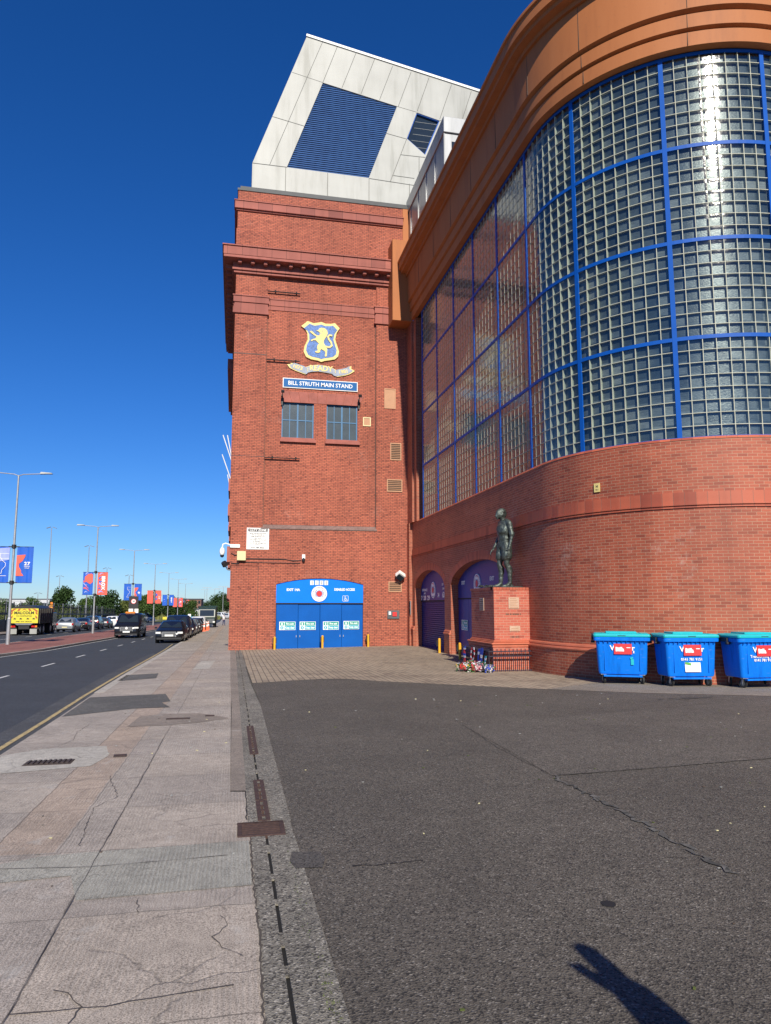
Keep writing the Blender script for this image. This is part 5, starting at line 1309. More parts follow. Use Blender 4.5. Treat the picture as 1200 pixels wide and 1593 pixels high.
# ================================================================ ironwork in the footway
t = thing('drain_grate', 'square rusty iron grate set across the drain channel', 'grate', (.265, 6.12, gz(0, 6.12)))
m = MB('rust_iron')
for b_ in ((-.185, .185, -.18, -.155), (-.185, .185, .155, .18), (-.185, -.15, -.155, .155), (.15, .185, -.155, .155)): m.box(b_[0], b_[1], b_[2], b_[3], -.04, .012)
m.build('frame', t, bevel=.003)
m = MB('rust_iron')
for i in range(7): y = -.135+i*.045; m.box(-.15, .15, y-.011, y+.011, -.03, .008)
m.build('bars', t)
m = MB('dark_gap'); m.box(-.17, .17, -.17, .17, -.10, -.06); m.build('pit', t)
def slot_grate(y0, y1, label):
    ym = (y0+y1)/2; t = thing('slot_grate', label, 'grate', (.30, ym, gz(0, ym)), group='narrow iron slot grates')
    for sx in (-1, 1):
        m = MB('rust_iron'); L = y1-y0; zz = lambda yy: -.0135*yy
        m.add([(sx*.014, -L/2, zz(-L/2)+.012), (sx*.052, -L/2, zz(-L/2)+.012), (sx*.052, L/2, zz(L/2)+.012), (sx*.014, L/2, zz(L/2)+.012), (sx*.014, -L/2, -.05), (sx*.052, -L/2, -.05), (sx*.052, L/2, -.05), (sx*.014, L/2, -.05)], [(0,1,2,3), (0,4,5,1), (1,5,6,2), (2,6,7,3), (3,7,4,0)]); m.build('side_plate', t)
    m = MB('rust_iron'); n = max(2, int((y1-y0)/.16))
    for i in range(n+1): yy = -(y1-y0)/2+i*(y1-y0)/n; m.box(-.018, .018, yy-.02, yy+.02, -.05-.0135*yy, .010-.0135*yy)
    m.build('cross_bars', t)
slot_grate(6.35, 7.0, 'iron slot grate directly behind the square one'); slot_grate(7.04, 7.85, 'longer iron slot grate, second behind the square one'); slot_grate(9.3, 11.6, 'far iron slot grate in the channel towards the block paving')
t = thing('gully_cover', 'dark ribbed iron cover in the pale concrete patch of the pavement', 'cover', (-2.05, 9.3, gz(0, 9.3)+.004))
m = MB('cast_iron'); m.box(-.26, .26, -.13, .13, -.02, .008); m.build('frame', t, bevel=.003)
m = MB('cast_iron')
for i in range(9): x = -.22+i*.055; m.box(x-.014, x+.014, -.10, .10, .006, .02)
m.build('ribs', t)
for (x, y, a, lab) in ((-.84, 12.68, .0, 'small rectangular iron cover in the dark patch, left of a smaller one'), (-.34, 12.93, .0, 'smallest iron cover near the edging strip'), (-1.3, 9.56, .1, 'tiny square stopcock lid in the orange strip')):
    m = MB('cast_iron'); w_ = .19 if x == -.84 else .075; m.box(-w_, w_, -.06, .06, -.01, .008); m.m = 'rust_iron'; m.box(-w_+.02, w_-.02, -.04, .04, .008, .010)
    single(m, 'stopcock_cover', lab, 'cover', 'small iron covers in the pavement', loc=(x, y, gz(x, y)+.006), rz=a)
# ================================================================ street lamps and banners
def lamp(Y, label, H=10.15, arm=1.85):
    x = -12.85; z = gz(x, Y)+.03
    t = thing('street_lamp', label, 'street lamp', (x, Y, z), group='twin arm street lamps along the brick median')
    m = MB('galvanised'); m.cyl((0, 0, 0), (0, 0, 1.5), .115, .11, 12); m.cyl((0, 0, 1.5), (0, 0, 1.56), .11, .085, 12); m.cyl((0, 0, 1.56), (0, 0, H-.1), .085, .05, 12); m.build('pole', t, smooth=True, smooth_angle=.7)
    for sx in (-1, 1):
        m = MB('galvanised'); m.tube([(0, 0, H-.15), (sx*.25, 0, H-.05), (sx*1.2, 0, H+.02), (sx*arm, 0, H+.03)], .03); m.build('arm', t)
        m = MB('lamp_grey'); c = sx*(arm-.30); m.add([(c-.36, -.13, H+.0), (c+.36, -.09, H+.03), (c+.36, .09, H+.03), (c-.36, .13, H+.0), (c-.30, -.10, H+.13), (c+.30, -.06, H+.10), (c+.30, .06, H+.10), (c-.30, .10, H+.13)], [(0,3,2,1), (4,5,6,7), (0,1,5,4), (1,2,6,5), (2,3,7,6), (3,0,4,7)]); m.build('lamp_head', t)
    m = MB('black_metal')
    for zz in (H-4.42, H-6.55): m.cyl((0, 0, zz-.1), (0, 0, zz+.12), .13, n=10); m.box(-.30, .30, -.03, .03, zz-.03, zz+.03)
    m.build('banner_clamp', t)
    return t
words = ['nearest street lamp, its pole beside the tipper truck', 'second street lamp, carrying the red and blue lion banners', 'third street lamp, behind the speed limit sign and black taxi', 'fourth street lamp, with the plain orange red banners', 'fifth street lamp, with deep blue banners', 'sixth street lamp, with a plain red and a patterned banner', 'seventh and farthest banner lamp, with small mixed banners']
LY = [46.4+26.4*i for i in range(7)]
def lion_head(m, sx, x0, z0, w_, h):
    """abstract curling mane shapes in the banner, left generic"""
    pass
def banner(Y, side, style, label, k):
    x0 = -12.85+(.20 if side > 0 else -1.10); x1 = x0+.90; z = gz(0, Y)+.03; zt, zb = z+5.72, z+3.60
    t = thing('banner', label, 'banner', (x0+.45, Y, zb), group='printed banners on the street lamps')
    W, H = .90, 2.12
    base = {'trophy': 'banner_blue', 'cup': 'banner_blue', 'lion': 'banner_blue', 'word': 'banner_red', 'red': 'banner_red', 'redmark': 'banner_red', 'blue': 'banner_blue', 'blueword': 'banner_blue', 'mix': 'banner_pale', 'pinkmix': 'banner_red'}[style]
    m = MB(base); n = 8
    xs = [-W/2+W*i/n for i in range(n+1)]; yo = [.018*sin(i*1.7) for i in range(n+1)]
    vs = [(x, y-.006, 0) for x, y in zip(xs, yo)]+[(x, y-.006, H) for x, y in zip(xs, yo)]+[(x, y+.006, 0) for x, y in zip(xs, yo)]+[(x, y+.006, H) for x, y in zip(xs, yo)]
    q = n+1; fs = [(i, i+1, q+i+1, q+i) for i in range(n)]+[(2*q+i, 3*q+i, 3*q+i+1, 2*q+i+1) for i in range(n)]+[(q+i, q+i+1, 3*q+i+1, 3*q+i) for i in range(n)]+[(i, 2*q+i, 2*q+i+1, i+1) for i in range(n)]
    m.add(vs, fs); cl = m.build('cloth', t)
    m = MB('black_metal'); m.cyl((-W/2-.05, 0, H+.01), (W/2, 0, H+.01), .018, n=6); m.cyl((-W/2-.05, 0, -.01), (W/2, 0, -.01), .018, n=6); m.build('banner_rod', t)
    m = MB('white_plain'); yy = -.032; inner = -side  # side of the pole
    def S2(pts, mat, y=yy): m.m = mat; m.prism(pts, 'xz', y, y+.006)
    xi = -W/2 if side > 0 else W/2
    if style == 'cup':
        S2([(xi, .40), (xi+.42, .40), (xi+.36, .52), (xi+.30, .55), (xi+.28, .72), (xi+.14, .95), (xi+.14, 1.12), (xi+.34, 1.30), (xi+.45, 1.52), (xi+.48, 1.66), (xi, 1.62)], 'banner_red')
        m.m = 'white_plain'
        if k == 0:
            m.text('27', .27, RM((.14, yy-.003, 1.12)), .008, extrude=.002, sx=1.15, space=1.05); m.text('LEAGUE', .085, RM((.14, yy-.003, .96)), .001, extrude=.002); m.text('TITLES', .085, RM((.14, yy-.003, .86)), .001, extrude=.002)
        else: m.text('33', .24, RM((.12, yy-.003, 1.0)), .015, extrude=.002, sx=1.1); m.text('CUPS', .085, RM((.12, yy-.003, .85)), .004, extrude=.002)
    elif style == 'trophy':
        S2([(xi, 1.35), (xi-.75, 1.2), (xi-.8, 2.0), (xi, 2.08)], 'banner_pale') if k == 0 else None
        pts = [(.02, .40), (-.36, .40), (-.34, .52), (-.24, .55), (-.22, .74), (-.04, .98), (-.04, 1.15), (-.2, 1.28), (-.34, 1.5), (-.36, 1.72)]
        m.m = 'white_plain'
        for n_i, (a, b_) in enumerate(zip(pts, pts[1:])): m.cbox(((a[0]+b_[0])/2+.30, yy-.003-.0015*n_i, (a[1]+b_[1])/2), (math.hypot(b_[0]-a[0], b_[1]-a[1])+.01, .006, .022), ry=-atan2(b_[1]-a[1], b_[0]-a[0]))
        for zz in (1.70, 1.42): m.box(-.06, .43, yy-.003, yy, zz, zz+.015)
    elif style in ('lion', 'word', 'mix', 'pinkmix'):
        rnd = random.Random(40+k*3+side); o = 'banner_blue' if base == 'banner_red' else 'banner_red'
        for i in range(7):
            cz = .15+i*.29; xa = -.40+rnd.uniform(0, .2); L = rnd.uniform(.3, .6); th = rnd.uniform(.10, .20); pts = []
            for j in range(7): u = j/6; pts.append((min(.44, xa+L*u), cz+.14*sin(u*3+i)+th*(1-u)))
            for j in range(6, -1, -1): u = j/6; pts.append((min(.44, xa+L*u)-.001, cz+.14*sin(u*3+i)-.01))
            S2(pts, o if i % 3 else 'banner_pale', yy-.0005*i)
        if style == 'word': m.m = 'white_plain'; m.text('IBROX', .42, Matrix.Translation((.06, yy-.012, 1.12)) @ Matrix.Rotation(pi/2, 4, 'X') @ Matrix.Rotation(-pi/2, 4, 'Z'), .018, extrude=.003, sx=1.05)
        if style == 'lion': S2([(-.1, 1.2), (-.3, 1.35), (-.28, 1.7), (0, 1.95), (.3, 2.0), (.42, 1.9), (.42, 1.2), (.2, 1.0)], 'banner_red', yy-.008)
        if style == 'pinkmix': m.m = 'white_plain'; m.text('H', .4, RM((0, yy-.01, 1.2)), .03, extrude=.003)
    elif style == 'redmark':
        S2([(-.42, .5), (-.1, .75), (-.42, 1.0)], 'banner_blue'); S2([(-.42, 1.1), (-.05, 1.4), (-.42, 1.75)], 'banner_blue'); m.m = 'white_plain'; m.box(.05, .25, yy-.003, yy, .8, .95)
        for r in (.8, .88): m.box(.0, .30, yy-.004, yy, r+.3, r+.33)
    elif style == 'blueword': m.m = 'white_plain'; m.text('READY', .34, Matrix.Translation((.0, yy-.012, 1.1)) @ Matrix.Rotation(pi/2, 4, 'X') @ Matrix.Rotation(-pi/2, 4, 'Z'), .014, extrude=.003)
    elif style == 'blue': m.m = 'banner_pale'; m.box(-.2, .0, yy-.003, yy, 1.2, 1.3); m.box(-.1, .1, yy-.003, yy, .8, .85)
    if m.v: m.build('print', cl, world=False)
    return t
ST = [('trophy', 'cup'), ('lion', 'word'), ('trophy', 'cup'), ('red', 'redmark'), ('blue', 'blueword'), ('red', 'pinkmix'), ('mix', 'pinkmix')]
LB = [('blue banner with white trophy outline, cut by the left photo edge', 'blue banner with a red half trophy and the number 27'),
      ('red and blue patterned banner left of the second lamp pole', 'red banner with white upright lettering on the second lamp'),
      ('blue banner with trophy outline, left side of the third lamp', 'blue banner with red half trophy, right of the third lamp'),
      ('plain orange red banner left of the fourth lamp', 'orange red banner with blue marks right of the fourth lamp'),
      ('small blue banner left of the fifth lamp', 'small blue banner with upright white word right of the fifth lamp'),
      ('small plain red banner left of the sixth lamp', 'small pinkish patterned banner right of the sixth lamp'),
      ('tiny pale blue banner left of the farthest banner lamp', 'tiny pink banner right of the farthest banner lamp')]
for i, Y in enumerate(LY):
    lamp(Y, words[i])
    for j, sd in enumerate((-1, 1)): banner(Y-.02, sd, ST[i][j], LB[i][j], 0 if i == 0 else i)
# tall masts of the car park behind
def mast(X, Y, H, label, heads=2):
    t = thing('lighting_mast', label, 'mast', (X, Y, gz(X, Y)-.1), group='tall slim lighting masts beyond the fence')
    m = MB('galvanised'); m.cyl((0, 0, 0), (0, 0, H), .14, .07, 8); m.build('pole', t)
    for sx in (-1, 1)[:heads]:
        m = MB('lamp_grey'); m.cbox((sx*.55, 0, H+.05), (.8, .35, .10), ry=sx*.35); m.build('lamp_head', t)
for a in ((-35, 150, 18.7, 'tall pale lighting mast right of the nearest banner, above the truck'), (-29.8, 160, 16.1, 'slim lighting mast rising behind the second lamp banners'), (-29.0, 178, 12.6, 'short lighting mast right of the second lamp banners'), (-44, 200, 11.8, 'distant lighting mast left of the large dark tree'), (-24, 178, 11.0, 'distant lighting mast left of the third lamp'), (-49, 200, 7.4, 'lowest distant mast above the truck cab'), (-40, 120, 7.5, 'mast hidden behind the nearest lamp banner')): mast(*a)
for i, (x, y) in enumerate(((-1.8, 330), (-4.2, 310), (-6.6, 345), (-9.0, 365), (-11.5, 330), (-14, 372))):
    t = thing('far_street_lamp', ('rightmost', 'second from right', 'third from right', 'third from left', 'second from left', 'leftmost')[i]+' of the tiny distant street lamps beyond the road end', 'street lamp', (x, y, gz(x, y)), group='distant street lamps of the junction')
    m = MB('galvanised'); m.cyl((0, 0, 0), (0, 0, 12), .12, .08, 6); m.box(-2, 2, -.05, .05, 11.9, 12.05); m.build('pole', t)
t = thing('lattice_pylon', 'thin lattice pylon at the far left edge below the banner', 'pylon', (-92, 300, -3))
m = MB('galvanised'); H = 17
for sx in (-1, 1):
    for sy in (-1, 1): m.cyl((sx*1.5, sy*1.5, 0), (sx*.5, sy*.5, H), .10, n=5)
for i in range(9):
    z0, z1 = H*i/9, H*(i+1)/9; w0, w1 = 1.5-1.0*i/9, 1.5-1.0*(i+1)/9
    m.cyl((-w0, -w0, z0), (w1, -w1, z1), .06, n=4); m.cyl((w0, -w0, z0), (-w1, -w1, z1), .06, n=4)
m.build('lattice', t)
# speed limit sign
t = thing('speed_limit_sign', 'speed limit 30 roundel on a tall black board above the taxi', 'sign', (-12.15, 95, gz(0, 95)))
m = MB('galvanised'); m.cyl((0, .06, 0), (0, .06, 4.2), .06, n=8); m.cyl((.45, .06, 0), (.45, .06, 3.0), .05, n=8); m.cyl((-.45, .06, 0), (-.45, .06, 3.0), .05, n=8); m.build('posts', t)
m = MB('black_metal'); m.box(-.56, .56, -.02, .02, 2.55, 4.05); m.build('board', t)
m = MB('sticker_red'); m.cyl((0, -.05, 3.42), (0, -.02, 3.42), .31, n=24); m.m = 'white_plain'; m.cyl((0, -.06, 3.42), (0, -.04, 3.42), .25, n=24); m.m = 'black_metal'; m.text('30', .30, RM((0, -.065, 3.42)), .01, extrude=.002); m.build('roundel', t)
m = MB('white_plain'); m.box(-.55, -.05, -.02, .02, 2.15, 2.5); m.box(.15, .6, -.02, .02, 2.0, 2.5); m.build('white_plates', t)
# ================================================================ fence
t = thing('railing_fence', 'long black metal fence with upright bars behind the far parked cars', 'fence', (-23.6, 115, -1.6))
m = MB('black_metal')
for y in range(30, 158, 3):
    z = gz(0, y)
    m.box(-23.75, -23.6, y, y+2.85, z+0, z+1.25)
m.build('lower_screen', t, world=True)
m = MB('black_metal')
for y in range(30, 158, 3): z = gz(0, y); m.box(-23.78, -23.6, y, y+3, z+1.78, z+1.98); m.box(-23.74, -23.66, y, y+3, z+2.85, z+2.9)
m.build('rail', t, world=True)
for y in range(30, 158, 3):
    z = gz(0, y); m = MB('black_metal'); m.cbox((-23.7, y, z+1.6), (.10, .10, 3.2)); m.build('post', t, world=True)
m = MB('black_metal')
for i in range(2*128):
    y = 30+i*.5; z = gz(0, y); m.box(-23.72, -23.69, y-.018, y+.018, z+1.2, z+2.9)
tag(m.build('mesh_bars', t, world=True), kind=None)
m = MB('galvanised')
for i in range(18): y = 60+i*6; z = gz(0, y); m.cyl((-27, y, z), (-27, y, z+3.6), .05, n=5); m.cyl((-27, y, z+3.5), (-27, y+6, z+3.42), .012, n=4, caps=False); m.cyl((-27, y, z+2.4), (-27, y+6, z+2.32), .012, n=4, caps=False)
single(m, 'post_and_wire_fence', 'row of thin pale posts standing behind the black fence', 'fence')
# ================================================================ trees
def leafy(m, c, r, n, size, flat=.8):
    for _ in range(n):
        d = Vector((random.gauss(0, 1), random.gauss(0, 1), random.gauss(0, 1))).normalized()*(random.random()**.45)
        p = Vector((c[0]+d.x*r[0], c[1]+d.y*r[1], c[2]+d.z*r[2])); a = Vector((random.gauss(0, 1), random.gauss(0, 1), random.gauss(0, 1))).normalized()*size*random.uniform(.6, 1.3)
        b_ = a.cross(Vector((random.gauss(0, 1), random.gauss(0, 1), random.gauss(0, 1)))).normalized()*size*.6
        m.add([p-a, p+b_, p+a, p-b_], [(0,1,2,3)])
def tree(X, Y, H, Wd, mat, label, seed, n=1500, cone=.0):
    random.seed(seed); z = gz(X, Y)-.15
    t = thing('tree', label, 'tree', (X, Y, z), group='trees behind the fence and along the road')
    tr_ = MB('bark'); tr_.cyl((0, 0, 0), (0, 0, H*.45), H*.03, H*.018, 7)
    m = MB(mat); cl = 11
    for i in range(cl):
        a = random.uniform(0, 2*pi); hh = random.uniform(.30, .95); rr = (1-.55*max(0, hh-.5)*2)*random.uniform(.15, .62)
        c = (Wd*.5*rr*cos(a), Wd*.5*rr*sin(a), H*hh*.92); tr_.cyl((0, 0, H*.3), c, H*.012, H*.004, 5, False)
        s_ = Wd*random.uniform(.16, .27); leafy(m, c, (s_, s_, s_*.72), n//cl, H*.028)
    leafy(m, (0, 0, H*.55), (Wd*.36, Wd*.36, H*.30), n//3, H*.03)
    tr_.build('trunk', t); m.build('crown', t)
TR = [(-56, 170, 6.0, 6, 'leaves_dark', 'dark tree at the far left edge of the skyline'), (-50, 176, 5.2, 6, 'leaves_mid', 'low mid green tree behind the nearest lamp'), (-45.5, 182, 6.0, 6, 'leaves_mid', 'rounded green tree between the mast and the truck cab'), (-42, 190, 6.3, 5, 'leaves_dark', 'dull green tree left of the tallest mast'),
      (-36.8, 172, 7.9, 6.4, 'leaves_dark', 'large dark tree right of the tallest mast'), (-33.2, 178, 6.4, 5.5, 'leaves_mid', 'green tree directly behind the second lamp'), (-29.5, 172, 6.4, 4.5, 'leaves_dark', 'dark tree between the second lamp banners and the fence end'),
      (-26.8, 170, 7.6, 6.2, 'leaves_dark', 'tallest dark tree right of the second lamp banners'), (-24.0, 176, 6.1, 4, 'leaves_olive', 'olive green tree at the end of the black fence'), (-21, 182, 7.0, 5, 'leaves_mid', 'green tree behind the speed limit sign'), (-18.2, 178, 6.9, 5, 'leaves_mid', 'broad green tree between third and fourth lamps'),
      (-15.6, 186, 6.4, 5, 'leaves_dark', 'dark hedge like tree behind the orange banners'), (-13.2, 190, 5.8, 5, 'leaves_dark', 'dark tree behind the fifth lamp'), (-11.3, 205, 5.5, 4.5, 'leaves_mid', 'low tree behind the sixth lamp'),
      (-9.3, 300, 6.2, 9, 'leaves_dark', 'far rounded tree left of the dark lorry'), (-5.6, 320, 9.4, 10, 'leaves_dark', 'far tall tree above the dark lorry'), (-2.6, 330, 8.6, 9, 'leaves_dark', 'far tree left of the walking person'), (.5, 340, 9.0, 9, 'leaves_dark', 'far tree partly hidden by the brick corner')]
for i, a in enumerate(TR): tree(a[0], a[1], a[2]*1.08, a[3]*1.15, a[4], a[5], seed=100+i, n=2600)
random.seed(77)
m = MB('leaves_dark')
for i in range(90): leafy(m, (-140+135*i/90+random.uniform(-1, 1), 262+random.uniform(-4, 4), gz(0, 262)+random.uniform(.5, 3.0)), (3, 2.5, 1.8), 60, .38)
tag(m.build('far_wood'), 'continuous band of far dark trees along the horizon', 'wood', kind='stuff')
random.seed(78); m = MB('leaves_olive')
for i in range(60): leafy(m, (-30.5+random.uniform(-.8, .8), 60+2.0*i, gz(0, 60+2*i)+random.uniform(.4, 1.6)), (1.3, 1.3, .9), 50, .16)
for i in range(70): leafy(m, (-34+random.uniform(-3, 3), 62+1.9*i, gz(0, 60+2*i)+random.uniform(1.2, 2.9)), (1.7, 1.7, 1.1), 90, .17)
tag(m.build('hedge_scrub'), 'rough green scrub growing behind the black fence', 'scrub', kind='stuff')
# ================================================================ far buildings
def far_block(name, x0, x1, y, d, z1, mat, label, rows=3, cols=6, roof='lead_grey'):
    t = thing(name, label, 'building', ((x0+x1)/2, y, gz(0, y)-.3)); z0 = gz(0, y)-.3
    m = MB(mat); m.box(x0, x1, y, y+d, z0, z1); m.build('wall', t, world=True)
    m = MB(roof); m.box(x0-.3, x1+.3, y-.3, y+d+.3, z1, z1+.3); m.build('roof', t, world=True)
    for r in range(rows):
        for c in range(cols):
            w_ = (x1-x0)/cols; h = (z1-z0-1)/rows; m = MB('glass_dark'); m.box(x0+w_*(c+.2), x0+w_*(c+.8), y-.04, y+.05, z0+1+h*(r+.2), z0+1+h*(r+.75)); m.build('window', t, world=True)
far_block('office_building', -19.6, -11.0, 262, 20, 3.6, 'far_brick', 'brown office building with dark window bands above the far banners', 3, 7)
far_block('shop_unit', -12.6, -9.6, 255, 10, .2, 'far_white', 'low white unit between the banners and the dark lorry', 1, 3)
far_block('tower_block', -5.2, -.5, 420, 12, 6.2, 'far_concrete', 'pale concrete tower block beside the brick corner', 5, 4)
far_block('warehouse', -110, -76, 330, 30, 4.0, 'far_white', 'long pale warehouse roof on the left horizon', 1, 8)
far_block('brick_depot', -31.5, -27.0, 250, 12, .6, 'far_brick', 'low brown building just past the end of the black fence', 1, 4)
# ================================================================ vehicles
def make_vehicle(name, label, cat, L, W, H, prof, paint, group=None, belt=.9, plate=True, front_cam=True, lights='front', glassy=True):
    """prof: stations along the length (y from 0 at the front to L): (y, z_low, z_belt, z_top, half_belt, half_top). front faces -Y"""
    t = thing(name, label, cat, group=group)
    m = MB(paint); g = {'windscreen': MB('glass_dark'), 'side_window': MB('glass_dark'), 'side_window2': MB('glass_dark'), 'rear_window': MB('glass_dark')}
    rings = []
    for (y, zl, zb, zt, hb, ht) in prof:
        r = [(hb*.90, y, zl), (hb*.99, y, zl+.12), (hb, y, (zl+zb)/2), (hb*.965, y, zb)]
        if zt-zb > .12: r += [(ht+(hb*.965-ht)*.12, y, zt-.09), (ht*.86, y, zt-.01), (0, y, zt+.015)]
        else: r += [(hb*.93, y, zb+(zt-zb)*.5), (hb*.75, y, zt), (0, y, zt+.02)]
        rings.append(r+[(-x, yy, z) for x, yy, z in reversed(r[:-1])])
    k = len(rings[0]); vs = [p for r in rings for p in r]; fs = []
    for j in range(len(rings)-1):
        for i in range(k-1): fs.append((j*k+i, j*k+i+1, (j+1)*k+i+1, (j+1)*k+i))
        fs.append((j*k+k-1, j*k, (j+1)*k, (j+1)*k+k-1))
    fs += [tuple(range(k)), tuple(reversed(range((len(rings)-1)*k, len(rings)*k)))]
    m.add(vs, fs); body = m.build('body', t, smooth=True, smooth_angle=radians(40), weld=True)
    # glass laid just proud of the shell
    def lerp(a, b_, u): return Vector(a).lerp(Vector(b_), u)
    def pane(nm, A, B, Cc, D, out, ix=.05, iz=.08):
        a = lerp(lerp(A, B, ix), lerp(D, Cc, ix), iz); b_ = lerp(lerp(A, B, 1-ix), lerp(D, Cc, 1-ix), iz); c = lerp(lerp(A, B, 1-ix), lerp(D, Cc, 1-ix), 1-iz); d = lerp(lerp(A, B, ix), lerp(D, Cc, ix), 1-iz); o = Vector(out)
        q = MB('glass_dark'); q.add([a+o, b_+o, c+o, d+o, a, b_, c, d], [(0,1,2,3), (0,4,5,1), (1,5,6,2), (2,6,7,3), (3,7,4,0)]); q.build(nm, t)
    gr = [i for i, p in enumerate(prof) if p[3]-p[2] > .12]
    if gr and glassy:
        i0, i1 = gr[0], gr[-1]
        a, b_ = prof[i0-1], prof[i0]
        pane('windscreen', (-a[4]*.82, a[0], a[3]), (a[4]*.82, a[0], a[3]), (b_[5]*.84, b_[0], b_[3]-.03), (-b_[5]*.84, b_[0], b_[3]-.03), (0, -.012, .02), .03, .06)
        if i1+1 < len(prof):
            a, b_ = prof[i1+1], prof[i1]; pane('rear_window', (-a[4]*.80, a[0], max(a[3], a[2])), (a[4]*.80, a[0], max(a[3], a[2])), (b_[5]*.82, b_[0], b_[3]-.03), (-b_[5]*.82, b_[0], b_[3]-.03), (0, .015, .015), .05, .08)
        for j in range(i0, i1):
            a, b_ = prof[j], prof[j+1]
            for sx in (-1, 1):
                def e(p, top): return (sx*((p[5]+(p[4]*.965-p[5])*.12) if top else p[4]*.965), p[0], p[3]-.09 if top else p[2])
                pane('side_window', e(a, 0), e(b_, 0), e(b_, 1), e(a, 1), (sx*.012, 0, 0), .05, .10)
    wr = .31 if H < 1.6 else .34
    for yy in (.85 if L < 5.2 else .95, L-.85 if L < 5.2 else L-1.1):
        for sx in (-1, 1):
            x = sx*(W/2-.10); q = MB('rubber'); q.cyl((x-sx*.12, yy, wr), (x+sx*.095, yy, wr), wr, n=20); wh = q.build('wheel', t, smooth=True, smooth_angle=.6)
            q = MB('galvanised')
            for i in range(6): q.cbox((x+sx*.10, yy+.10*cos(i*pi/3), wr+.10*sin(i*pi/3)), (.02, .18, .04), rx=i*pi/3)
            q.cyl((x+sx*.085, yy, wr), (x+sx*.10, yy, wr), wr*.62, n=16); q.build('rim', wh)
            q = MB('dark_gap'); q.cyl((x+sx*.03, yy, wr+.02), (x+sx*.098, yy, wr+.02), wr*1.13, n=20); q.build('wheel_arch', body)
    zf = prof[1][1]; p0 = prof[0]
    ls = .66 if H < 1.6 else .8
    for sx in (-1, 1):
        q = MB('lamp_lens'); q.cbox((sx*W*.37, .06, ls), (.34, .14, .13), rz=sx*.35); q.build('headlight', t, bevel=.015)
        q = MB('lamp_red'); q.cbox((sx*W*.41, L-.03, ls+.15), (.20, .10, .18)); q.build('tail_light', t)
        q = MB(paint); q.cbox((sx*(W/2+.07), L*.30, belt+.07), (.16, .10, .12)); q.build('door_mirror', t)
    q = MB('black_metal'); q.box(-W*.23, W*.23, -.015, .05, ls-.25, ls+.05); q.box(-W*.42, W*.42, -.01, .05, .24, .36)
    q.m = 'galvanised'
    for i in range(4): q.box(-W*.21, W*.21, -.022, -.015, ls-.22+i*.07, ls-.20+i*.07)
    q.box(-W*.24, W*.24, -.024, -.012, ls+.045, ls+.065); q.box(-W*.24, -W*.225, -.024, -.012, ls-.26, ls+.06); q.box(W*.225, W*.24, -.024, -.012, ls-.26, ls+.06)
    q.build('grille', t)
    for yy, mt in ((-.035, 'white_plain'), (L+.005, 'cream_paint')):
        q = MB(mt); q.box(-.26, .26, yy, yy+.02, .44, .55); q.build('number_plate', t)
    return t
def hatch(L=4.3, W=1.8, H=1.43):
    return [(0, .30, .52, .60, W*.36, W*.3), (.08, .22, .62, .72, W*.45, W*.4), (.35, .20, .78, .84, W*.49, W*.44), (1.15, .20, .90, .97, W*.5, W*.45), (1.75, .20, .94, H-.10, W*.5, W*.36), (2.2, .20, .95, H, W*.5, W*.375), (3.0, .20, .97, H-.01, W*.5, W*.375), (3.75, .20, .98, H-.12, W*.49, W*.35), (L-.12, .24, 1.0, 1.02, W*.47, W*.40), (L, .34, .80, .84, W*.43, W*.38)]
def saloon(L=4.6, W=1.8, H=1.43):
    return [(0, .30, .52, .60, W*.36, W*.3), (.08, .22, .62, .72, W*.45, W*.4), (.35, .20, .78, .84, W*.49, W*.44), (1.25, .20, .90, .97, W*.5, W*.45), (1.85, .20, .94, H-.10, W*.5, W*.36), (2.3, .20, .95, H, W*.5, W*.37), (3.1, .20, .97, H-.03, W*.5, W*.365), (3.65, .20, .98, H-.2, W*.49, W*.35), (4.1, .22, .98, 1.04, W*.48, W*.42), (L-.05, .26, .95, 1.0, W*.46, W*.42), (L, .36, .75, .8, W*.42, W*.38)]
def mpv(L=4.5, W=1.84, H=1.75):
    return [(0, .32, .58, .68, W*.38, W*.3), (.08, .24, .72, .84, W*.46, W*.4), (.3, .22, .92, .98, W*.49, W*.44), (.95, .22, 1.03, 1.10, W*.5, W*.45), (1.65, .22, 1.08, H-.10, W*.5, W*.40), (2.1, .22, 1.09, H, W*.5, W*.41), (3.2, .22, 1.1, H, W*.5, W*.41), (L-.35, .22, 1.1, H-.06, W*.49, W*.40), (L-.05, .26, 1.08, 1.12, W*.47, W*.42), (L, .36, .8, .85, W*.45, W*.4)]
def vanp(L=5.1, W=1.93, H=1.95):
    return [(0, .34, .62, .74, W*.38, W*.3), (.08, .26, .80, .92, W*.46, W*.4), (.25, .24, 1.0, 1.06, W*.49, W*.44), (.75, .24, 1.12, 1.20, W*.5, W*.45), (1.45, .24, 1.18, H-.12, W*.5, W*.42), (1.9, .24, 1.18, H, W*.5, W*.43), (3.3, .24, 1.18, H, W*.5, W*.43), (L-.2, .24, 1.18, H-.04, W*.49, W*.42), (L-.02, .28, 1.15, 1.2, W*.48, W*.44), (L, .36, .9, .95, W*.46, W*.42)]
ROAD = -.08
def place(o, x, y, rz=0, label=None): o.location = (x, y, gz(x, y)+ROAD); o.rotation_euler = (-.0135, 0, rz); return o
g1 = 'cars parked nose to tail along the near kerb'
c1 = place(make_vehicle('hatchback', 'black hatchback at the head of the kerbside queue', 'car', 4.3, 1.8, 1.42, hatch(), 'paint_black', g1), -3.97, 48.6, radians(-1))
c2 = place(make_vehicle('people_carrier', 'tall dark navy people carrier second in the kerbside queue', 'car', 4.6, 1.85, 1.78, mpv(4.6, 1.85, 1.78), 'paint_navy', g1), -4.0, 54.6)
